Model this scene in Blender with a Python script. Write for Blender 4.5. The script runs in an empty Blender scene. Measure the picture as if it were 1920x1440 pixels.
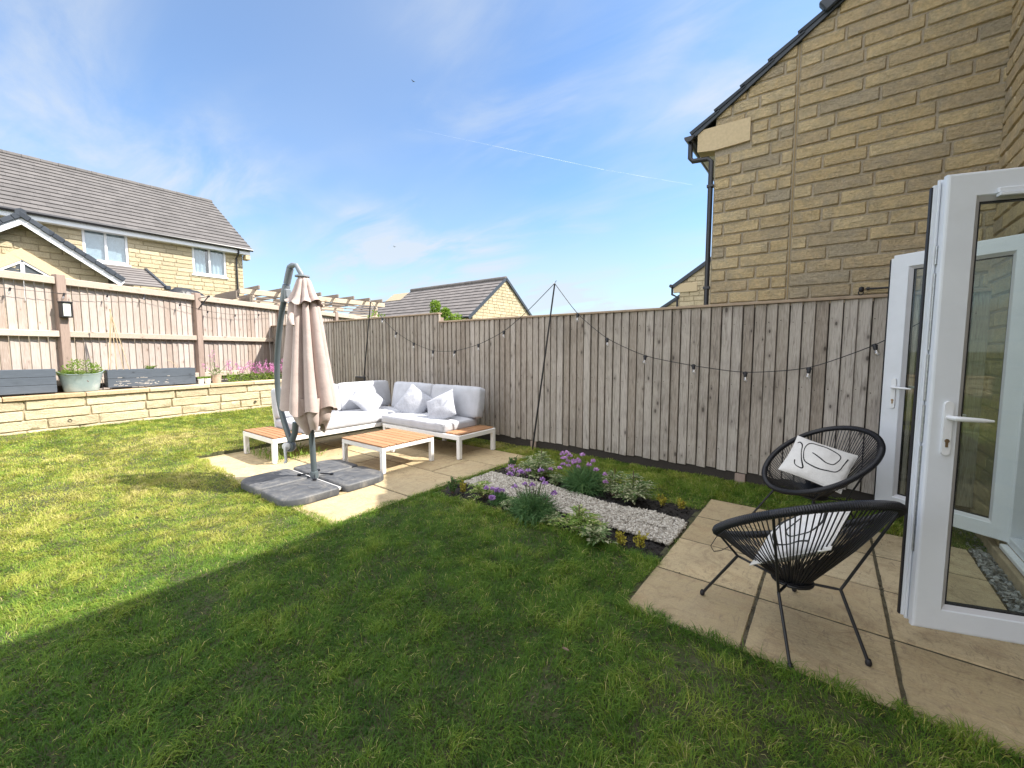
import bpy, math, random
import numpy as np
from mathutils import Vector, Matrix
PI = math.pi
R = math.radians
scene = bpy.context.scene
COL = scene.collection
random.seed(7)
rng = np.random.default_rng(11)

# ------------------------------------------------------------------ camera, sky, sun, exposure
cam = bpy.data.cameras.new("camera")
cam_o = bpy.data.objects.new("camera", cam)
COL.objects.link(cam_o)
cam.sensor_width = 36.0
cam.lens = 786.6 / 1920 * 36.0
cam.clip_start = 0.05
cam.clip_end = 20000
cam_o.location = (0, 0, 1.42)
cam_o.rotation_euler = (R(90 - 4.615), 0, R(37.246))
scene.camera = cam_o

SUN = Vector((0.70, 0.57, 1.0)).normalized()
SUN_EL = math.asin(SUN.z)
SUN_AZ = math.atan2(SUN.x, SUN.y)
world = bpy.data.worlds.new("World")
scene.world = world
world.use_nodes = True
wn, wl = world.node_tree.nodes, world.node_tree.links
wn.clear()


def wnode(t, **k):
    n = wn.new(t)
    for a, b in k.items():
        setattr(n, a, b)
    return n


sky = wnode('ShaderNodeTexSky', sky_type='NISHITA', sun_disc=False)
sky.sun_elevation = SUN_EL
sky.sun_rotation = SUN_AZ
sky.altitude = 0
sky.air_density = 1.0
sky.dust_density = 0.6
sky.ozone_density = 2.2
tc = wnode('ShaderNodeTexCoord')
sep = wnode('ShaderNodeSeparateXYZ')
wl.new(tc.outputs['Generated'], sep.inputs[0])
zz = wnode('ShaderNodeMath', operation='MAXIMUM')
wl.new(sep.outputs['Z'], zz.inputs[0]); zz.inputs[1].default_value = 0.0
za = wnode('ShaderNodeMath', operation='ADD')
wl.new(zz.outputs[0], za.inputs[0]); za.inputs[1].default_value = 0.16
dx = wnode('ShaderNodeMath', operation='DIVIDE'); dy = wnode('ShaderNodeMath', operation='DIVIDE')
wl.new(sep.outputs['X'], dx.inputs[0]); wl.new(za.outputs[0], dx.inputs[1])
wl.new(sep.outputs['Y'], dy.inputs[0]); wl.new(za.outputs[0], dy.inputs[1])
comb = wnode('ShaderNodeCombineXYZ')
wl.new(dx.outputs[0], comb.inputs[0]); wl.new(dy.outputs[0], comb.inputs[1])


def wnoise(rot, sc, scale, detail, rough, dist, off=(0, 0, 0)):
    mp = wnode('ShaderNodeMapping')
    mp.inputs['Rotation'].default_value = (0, 0, rot)
    mp.inputs['Scale'].default_value = sc
    mp.inputs['Location'].default_value = off
    wl.new(comb.outputs[0], mp.inputs[0])
    nz = wnode('ShaderNodeTexNoise')
    nz.inputs['Scale'].default_value = scale
    nz.inputs['Detail'].default_value = detail
    nz.inputs['Roughness'].default_value = rough
    nz.inputs['Distortion'].default_value = dist
    wl.new(mp.outputs[0], nz.inputs['Vector'])
    return nz.outputs[0]


def wrange(sock, a, b, c, d):
    m = wnode('ShaderNodeMapRange', interpolation_type='SMOOTHSTEP')
    wl.new(sock, m.inputs[0])
    for i, v in enumerate((a, b, c, d)):
        m.inputs[1 + i].default_value = v
    return m.outputs[0]


def wmath(op, a, b):
    m = wnode('ShaderNodeMath', operation=op)
    for i, v in enumerate((a, b)):
        if isinstance(v, (int, float)):
            m.inputs[i].default_value = v
        else:
            wl.new(v, m.inputs[i])
    return m.outputs[0]


big = wrange(wnoise(0.9, (0.8, 1.3, 1), 0.9, 3, 0.5, 0.3, (1.7, 0.4, 0)), 0.36, 0.70, 0, 1)
wisp = wrange(wnoise(0.9, (0.8, 1.9, 1), 1.7, 7, 0.58, 0.6, (4.2, 1.3, 0)), 0.30, 0.82, 0, 1)
veil = wrange(wnoise(-0.3, (1, 1, 1), 0.55, 2, 0.5, 0.0, (7.1, 3.0, 0)), 0.35, 0.75, 0.0, 0.5)
cl = wmath('MULTIPLY', big, wisp)
cl = wmath('ADD', wmath('MULTIPLY', cl, 1.2), wmath('MULTIPLY', veil, 0.55))
hz = wrange(sep.outputs['Z'], 0.0, 0.34, 0.42, 0.0)
cl = wmath('MINIMUM', wmath('ADD', cl, hz), 0.85)
tint = wnode('ShaderNodeMixRGB', blend_type='MULTIPLY')
tint.inputs[0].default_value = 1
tint.inputs[2].default_value = (0.75, 0.905, 1.02, 1)
wl.new(sky.outputs[0], tint.inputs[1])
mixc = wnode('ShaderNodeMixRGB')
wl.new(cl, mixc.inputs[0])
wl.new(tint.outputs[0], mixc.inputs[1])
mixc.inputs[2].default_value = (2.9, 3.15, 3.4, 1)
# added fill light: bright cloud put into the sky overhead and behind, out of view
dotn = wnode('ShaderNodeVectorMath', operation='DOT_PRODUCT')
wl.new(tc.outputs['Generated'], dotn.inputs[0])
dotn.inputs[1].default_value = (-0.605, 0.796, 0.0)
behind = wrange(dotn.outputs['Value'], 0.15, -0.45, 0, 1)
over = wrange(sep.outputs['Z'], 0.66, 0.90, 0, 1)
added_fill = wmath('MULTIPLY', wmath('MAXIMUM', behind, over), wrange(wnoise(0.2, (1, 1, 1), 0.9, 5, 0.55, 0.2, (9, 2, 0)), 0.25, 0.6, 0.55, 1.0))
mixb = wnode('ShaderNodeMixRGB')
wl.new(added_fill, mixb.inputs[0]); wl.new(mixc.outputs[0], mixb.inputs[1])
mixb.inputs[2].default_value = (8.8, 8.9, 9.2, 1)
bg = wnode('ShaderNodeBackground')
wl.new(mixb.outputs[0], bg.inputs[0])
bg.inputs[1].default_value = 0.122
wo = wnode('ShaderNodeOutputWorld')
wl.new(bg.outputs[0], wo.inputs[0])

sun = bpy.data.lights.new("sun", 'SUN')
sun.energy = 4.6
sun.angle = R(0.5)
sun.color = (1.0, 0.94, 0.84)
sun_o = bpy.data.objects.new("sun", sun)
COL.objects.link(sun_o)
sun_o.location = (10, 8, 14)
sun_o.rotation_euler = (-SUN).to_track_quat('-Z', 'Y').to_euler()
vs = scene.view_settings
vs.view_transform = 'Standard'
vs.look = 'None'
vs.exposure = 1.15
vs.gamma = 1
vs.use_curve_mapping = False
scene.cycles.max_bounces = 8
scene.cycles.transparent_max_bounces = 12
scene.cycles.caustics_reflective = False
scene.cycles.caustics_refractive = False


# ------------------------------------------------------------------ materials
class NT:
    def __init__(s, name):
        s.m = bpy.data.materials.new(name)
        s.m.use_nodes = True
        s.n, s.l = s.m.node_tree.nodes, s.m.node_tree.links
        s.n.clear()
        s.out = s.n.new('ShaderNodeOutputMaterial')

    def node(s, t, **k):
        n = s.n.new(t)
        for a, b in k.items():
            setattr(n, a, b)
        return n

    def setin(s, n, i, v):
        if isinstance(v, bpy.types.NodeSocket):
            s.l.new(v, n.inputs[i])
        else:
            n.inputs[i].default_value = v

    def math(s, op, a, b=0.0, clamp=False):
        n = s.node('ShaderNodeMath', operation=op, use_clamp=clamp)
        s.setin(n, 0, a); s.setin(n, 1, b)
        return n.outputs[0]

    def coord(s, scale=(1, 1, 1), off=None):
        t = s.node('ShaderNodeTexCoord')
        mp = s.node('ShaderNodeMapping')
        mp.inputs['Scale'].default_value = scale
        s.l.new(t.outputs['Object'], mp.inputs[0])
        if off is not None:
            c = s.node('ShaderNodeVectorMath', operation='ADD')
            s.l.new(mp.outputs[0], c.inputs[0])
            cx = s.node('ShaderNodeCombineXYZ')
            s.l.new(off, cx.inputs[0]); s.l.new(off, cx.inputs[1]); s.l.new(off, cx.inputs[2])
            s.l.new(cx.outputs[0], c.inputs[1])
            return c.outputs[0]
        return mp.outputs[0]

    def noise(s, vec, scale, detail=3, rough=0.55, dist=0.0):
        n = s.node('ShaderNodeTexNoise')
        s.l.new(vec, n.inputs['Vector'])
        n.inputs['Scale'].default_value = scale
        n.inputs['Detail'].default_value = detail
        n.inputs['Roughness'].default_value = rough
        n.inputs['Distortion'].default_value = dist
        return n.outputs[0]

    def attr(s, name='rnd'):
        a = s.node('ShaderNodeAttribute', attribute_name=name)
        return a.outputs['Fac']

    def ramp(s, fac, stops):
        r = s.node('ShaderNodeValToRGB')
        s.setin(r, 0, fac)
        e = r.color_ramp.elements
        while len(e) < len(stops):
            e.new(0.5)
        for i, (p, c) in enumerate(stops):
            e[i].position = p
            e[i].color = (*c, 1)
        return r.outputs[0]

    def mix(s, fac, a, b, mode='MIX'):
        n = s.node('ShaderNodeMixRGB', blend_type=mode)
        s.setin(n, 0, fac)
        s.setin(n, 1, a if isinstance(a, bpy.types.NodeSocket) else (*a, 1))
        s.setin(n, 2, b if isinstance(b, bpy.types.NodeSocket) else (*b, 1))
        return n.outputs[0]

    def rng(s, sock, a, b, c=0.0, d=1.0):
        m = s.node('ShaderNodeMapRange')
        s.setin(m, 0, sock)
        for i, v in enumerate((a, b, c, d)):
            m.inputs[1 + i].default_value = v
        return m.outputs[0]

    def bump(s, h, strength=0.3, dist=0.01, prev=None):
        b = s.node('ShaderNodeBump')
        b.inputs['Strength'].default_value = strength
        b.inputs['Distance'].default_value = dist
        s.l.new(h, b.inputs['Height'])
        if prev is not None:
            s.l.new(prev, b.inputs['Normal'])
        return b.outputs[0]

    def bsdf(s, col, rough=0.6, normal=None, metal=0.0, spec=0.5, sheen=0.0, coat=0.0):
        b = s.node('ShaderNodeBsdfPrincipled')
        s.setin(b, 'Base Color', col if isinstance(col, bpy.types.NodeSocket) else (*col, 1))
        s.setin(b, 'Roughness', rough)
        b.inputs['Metallic'].default_value = metal
        b.inputs['Specular IOR Level'].default_value = spec
        b.inputs['Sheen Weight'].default_value = sheen
        b.inputs['Coat Weight'].default_value = coat
        if normal is not None:
            s.l.new(normal, b.inputs['Normal'])
        return b.outputs[0]

    def end(s, sh):
        s.l.new(sh, s.out.inputs[0])
        return s.m


def plain(name, col, rough=0.5, metal=0.0, nscale=25, namp=0.12, bump=0.0, bscale=120, bdist=0.003, spec=0.5, dirt=None, sheen=0.0):
    t = NT(name)
    v = t.coord()
    n = t.noise(v, nscale, 4)
    lo = tuple(c * (1 - namp) for c in col)
    hi = tuple(min(1, c * (1 + namp)) for c in col)
    c = t.ramp(n, [(0.3, lo), (0.7, hi)])
    if dirt:
        d = t.rng(t.noise(v, dirt[1], 5, 0.65), 0.5, 0.75, 0, dirt[2])
        c = t.mix(d, c, dirt[0])
    nor = None
    if bump:
        nor = t.bump(t.noise(v, bscale, 4), bump, bdist)
    return t.end(t.bsdf(c, rough, nor, metal, spec, sheen))


def stone_mat(name, stops, mottle=(0.30, 0.25, 0.17), grey=0.35, bumpd=0.008):
    t = NT(name)
    a = t.attr()
    v = t.coord(off=t.math('MULTIPLY', a, 37.0))
    base = t.ramp(a, stops)
    n1 = t.noise(v, 6, 5, 0.65, 0.6)
    c = t.mix(t.rng(n1, 0.42, 0.75, 0, grey), base, mottle)
    n2 = t.noise(v, 45, 4, 0.7)
    c = t.mix(0.45, c, t.ramp(n2, [(0.3, (0.45, 0.44, 0.42)), (0.7, (1.25, 1.22, 1.18))]), 'MULTIPLY')
    vv = t.coord((1, 1, 2.2), off=t.math('MULTIPLY', a, 11.0))
    h = t.math('ADD', t.noise(vv, 14, 6, 0.75, 1.2), t.math('MULTIPLY', t.noise(v, 70, 3), 0.4))
    return t.end(t.bsdf(c, 0.9, t.bump(h, 1.0, bumpd * 3.2), spec=0.2))


def wood_mat(name, stops, axis='Z', grainc=(0.09, 0.07, 0.055), knots=True, rough=0.8, gscale=1.0, ramp_noise=0.35, stainamt=0.5, nails=None):
    t = NT(name)
    a = t.attr()
    off = t.math('MULTIPLY', a, 53.0)
    k = {'Z': (18, 18, 1.1), 'X': (1.1, 18, 18), 'Y': (18, 1.1, 18)}[axis]
    k = tuple(q * gscale for q in k)
    v = t.coord(k, off=off)
    g = t.noise(v, 2.2, 6, 0.65, 1.4)
    k2 = {'Z': (1, 1, 0.25), 'X': (0.25, 1, 1), 'Y': (1, 0.25, 1)}[axis]
    b = t.noise(t.coord(k2, off=off), 3.2, 4, 0.6)
    fac = t.math('ADD', t.math('MULTIPLY', a, 1 - ramp_noise), t.math('MULTIPLY', b, ramp_noise))
    c = t.ramp(fac, stops)
    c = t.mix(t.rng(g, 0.5, 0.72, 0, stainamt), c, grainc)
    c = t.mix(t.rng(t.noise(t.coord(k, off=off), 9, 3), 0.4, 0.7, 0, 0.25), c, tuple(min(1, q * 1.6) for q in stops[-1][1]))
    h = g
    if knots:
        kv = {'Z': (11, 11, 5.5), 'X': (5.5, 11, 11), 'Y': (11, 5.5, 11)}[axis]
        vo = t.node('ShaderNodeTexVoronoi', feature='F1')
        t.l.new(t.coord(kv, off=off), vo.inputs['Vector'])
        vo.inputs['Scale'].default_value = 1.0
        sp = t.node('ShaderNodeSeparateColor')
        t.l.new(vo.outputs['Color'], sp.inputs[0])
        pick = t.rng(sp.outputs[0], 0.45, 0.50, 0, 1)
        pick = t.math('MINIMUM', t.math('MAXIMUM', pick, 0.0), 1.0)
        size = t.math('ADD', t.math('MULTIPLY', sp.outputs[1], 0.10), 0.05)
        kn = t.rng(t.math('DIVIDE', vo.outputs['Distance'], size), 0.7, 1.3, 0.8, 0.0)
        kn = t.math('MULTIPLY', kn, pick)
        c = t.mix(kn, c, tuple(q * 0.45 for q in grainc))
        halo = t.math('MULTIPLY', t.rng(t.math('DIVIDE', vo.outputs['Distance'], size), 1.0, 3.2, 0.35, 0.0), pick)
        c = t.mix(halo, c, tuple(q * 1.1 for q in grainc))
    st = t.noise(t.coord((1, 1, 1)), 1.6, 5, 0.65, 0.6)
    c = t.mix(t.rng(st, 0.48, 0.75, 0, 0.35), c, tuple(q * 1.3 for q in grainc))
    return t.end(t.bsdf(c, rough, t.bump(h, 0.35, 0.004), spec=0.25))


def leaf_mat(name, stops, trans=0.35, rough=0.55):
    t = NT(name)
    c = t.ramp(t.attr(), stops)
    p = t.bsdf(c, rough, spec=0.3)
    tr = t.node('ShaderNodeBsdfTranslucent')
    t.l.new(c, tr.inputs[0])
    m = t.node('ShaderNodeMixShader')
    m.inputs[0].default_value = trans
    t.l.new(p, m.inputs[1]); t.l.new(tr.outputs[0], m.inputs[2])
    return t.end(m.outputs[0])


def glass_mat(name, tint=(0.86, 0.93, 0.88), refl=1.0):
    t = NT(name)
    lw = t.node('ShaderNodeLayerWeight')
    lw.inputs[0].default_value = 0.5
    f = t.math('POWER', lw.outputs['Facing'], 4.0)
    f = t.math('ADD', t.math('MULTIPLY', f, 0.9), 0.07 * refl, True)
    tr = t.node('ShaderNodeBsdfTransparent')
    tr.inputs[0].default_value = (*tint, 1)
    gl = t.node('ShaderNodeBsdfGlossy')
    gl.inputs['Roughness'].default_value = 0.02
    m = t.node('ShaderNodeMixShader')
    t.l.new(f, m.inputs[0])
    t.l.new(tr.outputs[0], m.inputs[1]); t.l.new(gl.outputs[0], m.inputs[2])
    return t.end(m.outputs[0])


def fabric(name, col, weave=600, stripes=None, wr=0.15, rough=0.9):
    t = NT(name)
    v = t.coord()
    n = t.noise(v, 7, 4)
    c = t.ramp(n, [(0.3, tuple(q * 0.9 for q in col)), (0.7, tuple(min(1, q * 1.06) for q in col))])
    f = t.noise(v, 180, 2)
    c = t.mix(0.35, c, t.ramp(f, [(0.3, (0.75,) * 3), (0.7, (1.12,) * 3)]), 'MULTIPLY')
    if stripes:
        w = t.noise(t.coord(stripes), 10, 3, 0.6, 0.5)
        c = t.mix(t.rng(w, 0.46, 0.6, 0, 0.4), c, tuple(q * 0.62 for q in col))
    h = t.math('ADD', t.noise(v, 6, 3, 0.6, 0.4), t.math('MULTIPLY', f, 0.06))
    return t.end(t.bsdf(c, rough, t.bump(h, wr, 0.05), spec=0.2, sheen=0.2))


def tile_mat(name, c0, c1, axis):
    t = NT(name)
    a = t.attr()
    co = t.node('ShaderNodeTexCoord')
    sp = t.node('ShaderNodeSeparateXYZ')
    t.l.new(co.outputs['Object'], sp.inputs[0])
    u = t.math('ADD', t.math('MULTIPLY', sp.outputs[axis], 1 / 0.34), t.math('MULTIPLY', a, 91.0))
    wn_ = t.node('ShaderNodeTexWhiteNoise', noise_dimensions='1D')
    t.l.new(t.math('FLOOR', u), wn_.inputs['W'])
    fr = t.math('FRACT', u)
    gap = t.math('LESS_THAN', t.math('ABSOLUTE', t.math('SUBTRACT', fr, 0.5)), 0.488)
    c = t.mix(wn_.outputs[0], c0, c1)
    c = t.mix(t.rng(t.noise(t.coord(), 3, 5), 0.4, 0.75, 0, 0.35), c, tuple(q * 1.5 for q in c1))
    c = t.mix(gap, tuple(q * 0.75 for q in c0), c)
    return t.end(t.bsdf(c, 0.8, t.bump(t.noise(t.coord(), 60, 3), 0.3, 0.004), spec=0.3))


MAT = {}
MAT['stone'] = stone_mat('stone', [(0.0, (0.47, 0.40, 0.29)), (0.2, (0.54, 0.43, 0.275)), (0.5, (0.61, 0.475, 0.275)), (1.0, (0.67, 0.54, 0.33))], (0.36, 0.325, 0.265), 0.7)
MAT['stone_far'] = stone_mat('pale_stone', [(0.0, (0.50, 0.43, 0.30)), (0.4, (0.58, 0.495, 0.33)), (1.0, (0.64, 0.55, 0.38))], (0.48, 0.40, 0.28), 0.4)
MAT['stone_low'] = stone_mat('walling_stone', [(0.0, (0.52, 0.44, 0.30)), (0.5, (0.62, 0.53, 0.36)), (1.0, (0.68, 0.59, 0.42))], (0.50, 0.43, 0.31), 0.4, 0.005)
MAT['mortar'] = plain('mortar', (0.35, 0.30, 0.23), 0.95, nscale=60, namp=0.25, bump=0.4)
MAT['mortar_far'] = plain('pale_mortar', (0.375, 0.312, 0.213), 0.95)
MAT['cast'] = plain('cast_stone', (0.56, 0.45, 0.285), 0.85, nscale=40, namp=0.08, bump=0.15)
MAT['coping'] = stone_mat('coping_stone', [(0.0, (0.46, 0.33, 0.19)), (0.5, (0.58, 0.45, 0.30)), (1.0, (0.62, 0.51, 0.36))], (0.45, 0.33, 0.19), 0.3, 0.003)
MAT['plinth'] = plain('render_plinth', (0.36, 0.29, 0.19), 0.9, nscale=12, namp=0.25, bump=0.3)
MAT['mastic'] = plain('brown_mastic', (0.30, 0.22, 0.11), 0.8)
MAT['fence'] = wood_mat('weathered_board', [(0.0, (0.165, 0.128, 0.098)), (0.25, (0.275, 0.232, 0.19)), (0.55, (0.355, 0.315, 0.272)), (0.8, (0.43, 0.39, 0.35)), (1.0, (0.52, 0.475, 0.43))], 'Z', (0.07, 0.054, 0.045), stainamt=0.8, gscale=1.3, ramp_noise=0.5)
MAT['fence_dark'] = plain('gap_shade_and_nail', (0.04, 0.033, 0.028), 0.9)  # near-black standing for shade between and under the boards; also colours the nails
MAT['fence_left'] = wood_mat('pinkish_board', [(0.0, (0.255, 0.19, 0.15)), (0.4, (0.35, 0.295, 0.26)), (1.0, (0.47, 0.415, 0.385))], 'Z', (0.23, 0.17, 0.135), stainamt=0.55)
MAT['rail'] = wood_mat('fence_rail_wood', [(0.0, (0.36, 0.295, 0.24)), (1.0, (0.48, 0.41, 0.35))], 'Y', (0.22, 0.165, 0.125), stainamt=0.35)
MAT['cap'] = wood_mat('capping_wood', [(0.0, (0.30, 0.225, 0.165)), (1.0, (0.38, 0.29, 0.21))], 'X', (0.16, 0.12, 0.09))
MAT['post'] = wood_mat('post_wood', [(0.0, (0.26, 0.195, 0.165)), (1.0, (0.34, 0.26, 0.22))], 'Z', (0.13, 0.10, 0.08))
MAT['pergola'] = wood_mat('pergola_wood', [(0.0, (0.48, 0.385, 0.29)), (1.0, (0.60, 0.50, 0.39))], 'Y', (0.30, 0.22, 0.15), stainamt=0.3)
MAT['pergola_dark'] = wood_mat('grey_beam_wood', [(0.0, (0.22, 0.18, 0.15)), (1.0, (0.30, 0.25, 0.21))], 'X', (0.13, 0.10, 0.08), stainamt=0.3)
MAT['teak'] = wood_mat('teak_slat', [(0.0, (0.265, 0.135, 0.066)), (0.5, (0.33, 0.178, 0.09)), (1.0, (0.39, 0.225, 0.122))], 'X', (0.22, 0.08, 0.035), knots=False, rough=0.55, stainamt=0.35)
MAT['bamboo'] = plain('bamboo', (0.52, 0.40, 0.25), 0.6)
MAT['roof_brown'] = tile_mat('brown_tile', (0.092, 0.086, 0.085), (0.120, 0.112, 0.110), 1)
MAT['roof_far'] = tile_mat('grey_brown_tile', (0.137, 0.126, 0.124), (0.182, 0.166, 0.161), 0)
MAT['roof_dark'] = tile_mat('slate_grey_tile', (0.035, 0.042, 0.055), (0.055, 0.065, 0.08), 1)
MAT['verge'] = plain('dark_verge', (0.03, 0.04, 0.055), 0.55)
MAT['gutter'] = plain('black_gutter', (0.012, 0.013, 0.018), 0.35)
MAT['white'] = plain('white_plastic', (0.78, 0.79, 0.81), 0.3, nscale=4, namp=0.02)
MAT['upvc'] = plain('white_door_frame', (0.72, 0.75, 0.80), 0.32, nscale=5, namp=0.03, dirt=((0.5, 0.5, 0.5), 9, 0.12))
MAT['bead'] = plain('glazing_bead', (0.60, 0.60, 0.63), 0.4, nscale=5, namp=0.03)
MAT['gasket'] = plain('black_rubber', (0.012, 0.012, 0.016), 0.5)
MAT['steel'] = plain('lock_steel', (0.62, 0.62, 0.60), 0.3, metal=1.0, nscale=60, namp=0.15)
MAT['brass'] = plain('worn_brass', (0.35, 0.25, 0.16), 0.4, metal=0.9)
MAT['glass'] = glass_mat('door_glass', (0.88, 0.915, 0.88), 0.9)
MAT['pane'] = glass_mat('window_glass', (0.8, 0.86, 0.88), 1.6)
MAT['bulb'] = glass_mat('bulb_glass', (0.95, 0.95, 0.95), 4.0)
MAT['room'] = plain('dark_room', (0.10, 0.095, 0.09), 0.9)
MAT['curtain'] = fabric('net_curtain', (0.72, 0.76, 0.82))
MAT['slab'] = None
MAT['soil'] = plain('dark_soil', (0.018, 0.015, 0.013), 0.95, nscale=30, namp=0.5, bump=0.9, bscale=60, bdist=0.02)
MAT['earth'] = plain('lawn_earth', (0.062, 0.062, 0.026), 0.95, nscale=14, namp=0.35, bump=0.8, bscale=70, bdist=0.015)
MAT['ground'] = plain('ground_grass', (0.07, 0.09, 0.03), 0.95, nscale=2, namp=0.3)
MAT['black'] = plain('black_metal', (0.012, 0.012, 0.015), 0.45)
MAT['rattan'] = plain('black_cord', (0.012, 0.0125, 0.017), 0.42, nscale=90, namp=0.3, bump=0.3, bscale=300, bdist=0.001)
MAT['cushion_white'] = fabric('white_linen', (0.74, 0.72, 0.69), wr=0.25)
MAT['ink'] = plain('black_print', (0.012, 0.012, 0.014), 0.8)
MAT['sofa'] = fabric('pale_grey_fabric', (0.47, 0.48, 0.52), wr=0.22)
MAT['scatter'] = fabric('streaked_grey_fabric', (0.45, 0.465, 0.52), stripes=(3, 14, 3), wr=0.3)
MAT['piping'] = plain('fabric_piping', (0.33, 0.33, 0.36), 0.9)
MAT['alu'] = plain('white_aluminium', (0.80, 0.79, 0.78), 0.35, nscale=6, namp=0.03)
MAT['canopy'] = fabric('taupe_canopy', (0.47, 0.38, 0.355), wr=0.18)
MAT['pole'] = plain('grey_green_pole', (0.085, 0.105, 0.115), 0.35, nscale=8, namp=0.08)
MAT['hub'] = plain('grey_plastic', (0.20, 0.225, 0.25), 0.45)
MAT['crank'] = plain('pale_plastic', (0.60, 0.60, 0.61), 0.4)
MAT['planter'] = wood_mat('slate_blue_paint', [(0.0, (0.075, 0.09, 0.115)), (1.0, (0.095, 0.112, 0.14))], 'Y', (0.05, 0.06, 0.075), rough=0.6, stainamt=0.25)
MAT['chip'] = plain('flaked_paint', (0.5, 0.46, 0.42), 0.8)
MAT['tub'] = plain('zinc_tub', (0.29, 0.37, 0.385), 0.5, metal=0.25, nscale=6, namp=0.1, dirt=((0.55, 0.60, 0.60), 5, 0.6))
MAT['plaque'] = plain('copper_plaque', (0.14, 0.075, 0.06), 0.5)
MAT['pot_white'] = plain('white_pot', (0.75, 0.74, 0.72), 0.4)
MAT['pot_beige'] = plain('beige_pot', (0.48, 0.37, 0.29), 0.7)
MAT['pot_red'] = plain('red_pot', (0.40, 0.10, 0.07), 0.6)
MAT['tarp'] = plain('dark_tarp', (0.014, 0.015, 0.019), 0.4, bump=0.6, bscale=6, bdist=0.05)
MAT['lampglass'] = plain('frosted_panel', (0.70, 0.72, 0.66), 0.35)
MAT['stem'] = plain('plant_stem', (0.10, 0.13, 0.05), 0.7)
MAT['twig'] = plain('woody_stem', (0.12, 0.08, 0.05), 0.8)
MAT['trunk'] = plain('tree_bark', (0.13, 0.10, 0.07), 0.9, bump=0.6, bscale=40, bdist=0.01)
MAT['lf_blue'] = leaf_mat('fine_leaf', [(0, (0.05, 0.125, 0.04)), (0.6, (0.095, 0.20, 0.065)), (1, (0.18, 0.29, 0.10))])
MAT['lf_var'] = leaf_mat('variegated_leaf', [(0, (0.13, 0.24, 0.04)), (0.5, (0.24, 0.36, 0.07)), (0.7, (0.44, 0.48, 0.16)), (1, (0.64, 0.62, 0.36))])
MAT['lf_varc'] = leaf_mat('cream_edged_leaf', [(0, (0.10, 0.18, 0.06)), (0.5, (0.20, 0.29, 0.11)), (0.68, (0.42, 0.46, 0.25)), (1, (0.64, 0.62, 0.44))])
MAT['lf_yel'] = leaf_mat('yellow_leaf', [(0, (0.24, 0.25, 0.03)), (0.5, (0.46, 0.40, 0.05)), (1, (0.62, 0.52, 0.10))])
MAT['lf_box'] = leaf_mat('box_leaf', [(0, (0.045, 0.112, 0.030)), (0.6, (0.098, 0.210, 0.060)), (1, (0.210, 0.360, 0.105))])
MAT['lf_fresh'] = leaf_mat('fresh_leaf', [(0, (0.10, 0.18, 0.02)), (0.6, (0.20, 0.32, 0.04)), (1, (0.32, 0.42, 0.08))])
MAT['lilac'] = leaf_mat('lilac_petal', [(0, (0.46, 0.22, 0.50)), (0.5, (0.62, 0.36, 0.66)), (1, (0.78, 0.56, 0.81))], 0.25)
MAT['violet'] = leaf_mat('violet_petal', [(0, (0.36, 0.18, 0.46)), (0.5, (0.50, 0.29, 0.62)), (1, (0.66, 0.47, 0.76))], 0.25)
MAT['pink'] = leaf_mat('pink_petal', [(0, (0.55, 0.13, 0.40)), (0.5, (0.68, 0.25, 0.55)), (1, (0.75, 0.42, 0.66))], 0.25)
MAT['seed'] = plain('seed_head', (0.07, 0.05, 0.045), 0.9)


def slab_mat():
    t = NT('riven_sandstone')
    a = t.attr()
    v = t.coord(off=t.math('MULTIPLY', a, 29.0))
    c = t.ramp(a, [(0.0, (0.40, 0.315, 0.18)), (0.5, (0.53, 0.42, 0.25)), (1.0, (0.63, 0.52, 0.33))])
    n = t.noise(v, 5, 6, 0.7, 1.0)
    c = t.mix(t.rng(n, 0.48, 0.72, 0, 0.7), c, (0.36, 0.25, 0.14))
    n2 = t.noise(t.coord((4, 14, 1), off=t.math('MULTIPLY', a, 5.0)), 2.5, 5, 0.7, 1.5)
    c = t.mix(t.rng(n2, 0.5, 0.72, 0, 0.6), c, (0.33, 0.25, 0.17))
    crk = t.noise(t.coord((7, 2.2, 1), off=t.math('MULTIPLY', a, 15.0)), 3.0, 7, 0.8, 2.2)
    c = t.mix(t.rng(crk, 0.54, 0.63, 0, 0.75), c, (0.27, 0.205, 0.135))
    c = t.mix(t.rng(crk, 0.40, 0.32, 0, 0.35), c, (0.66, 0.56, 0.38))
    blot = t.noise(t.coord(off=t.math('MULTIPLY', a, 71.0)), 3.1, 7, 0.75, 2.5)
    c = t.mix(t.rng(blot, 0.54, 0.70, 0, 0.7), c, (0.21, 0.145, 0.085))
    c = t.mix(t.rng(t.noise(t.coord(), 1.3, 4, 0.6, 0.8), 0.45, 0.70, 0, 0.45), c, (0.33, 0.27, 0.175))
    c = t.mix(0.3, c, t.ramp(t.noise(v, 120, 3), [(0.3, (0.7,) * 3), (0.7, (1.2,) * 3)]), 'MULTIPLY')
    h = t.math('ADD', n2, t.math('MULTIPLY', t.noise(v, 25, 5, 0.7), 0.6))
    return t.end(t.bsdf(c, 0.8, t.bump(h, 0.8, 0.010), spec=0.3))


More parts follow.
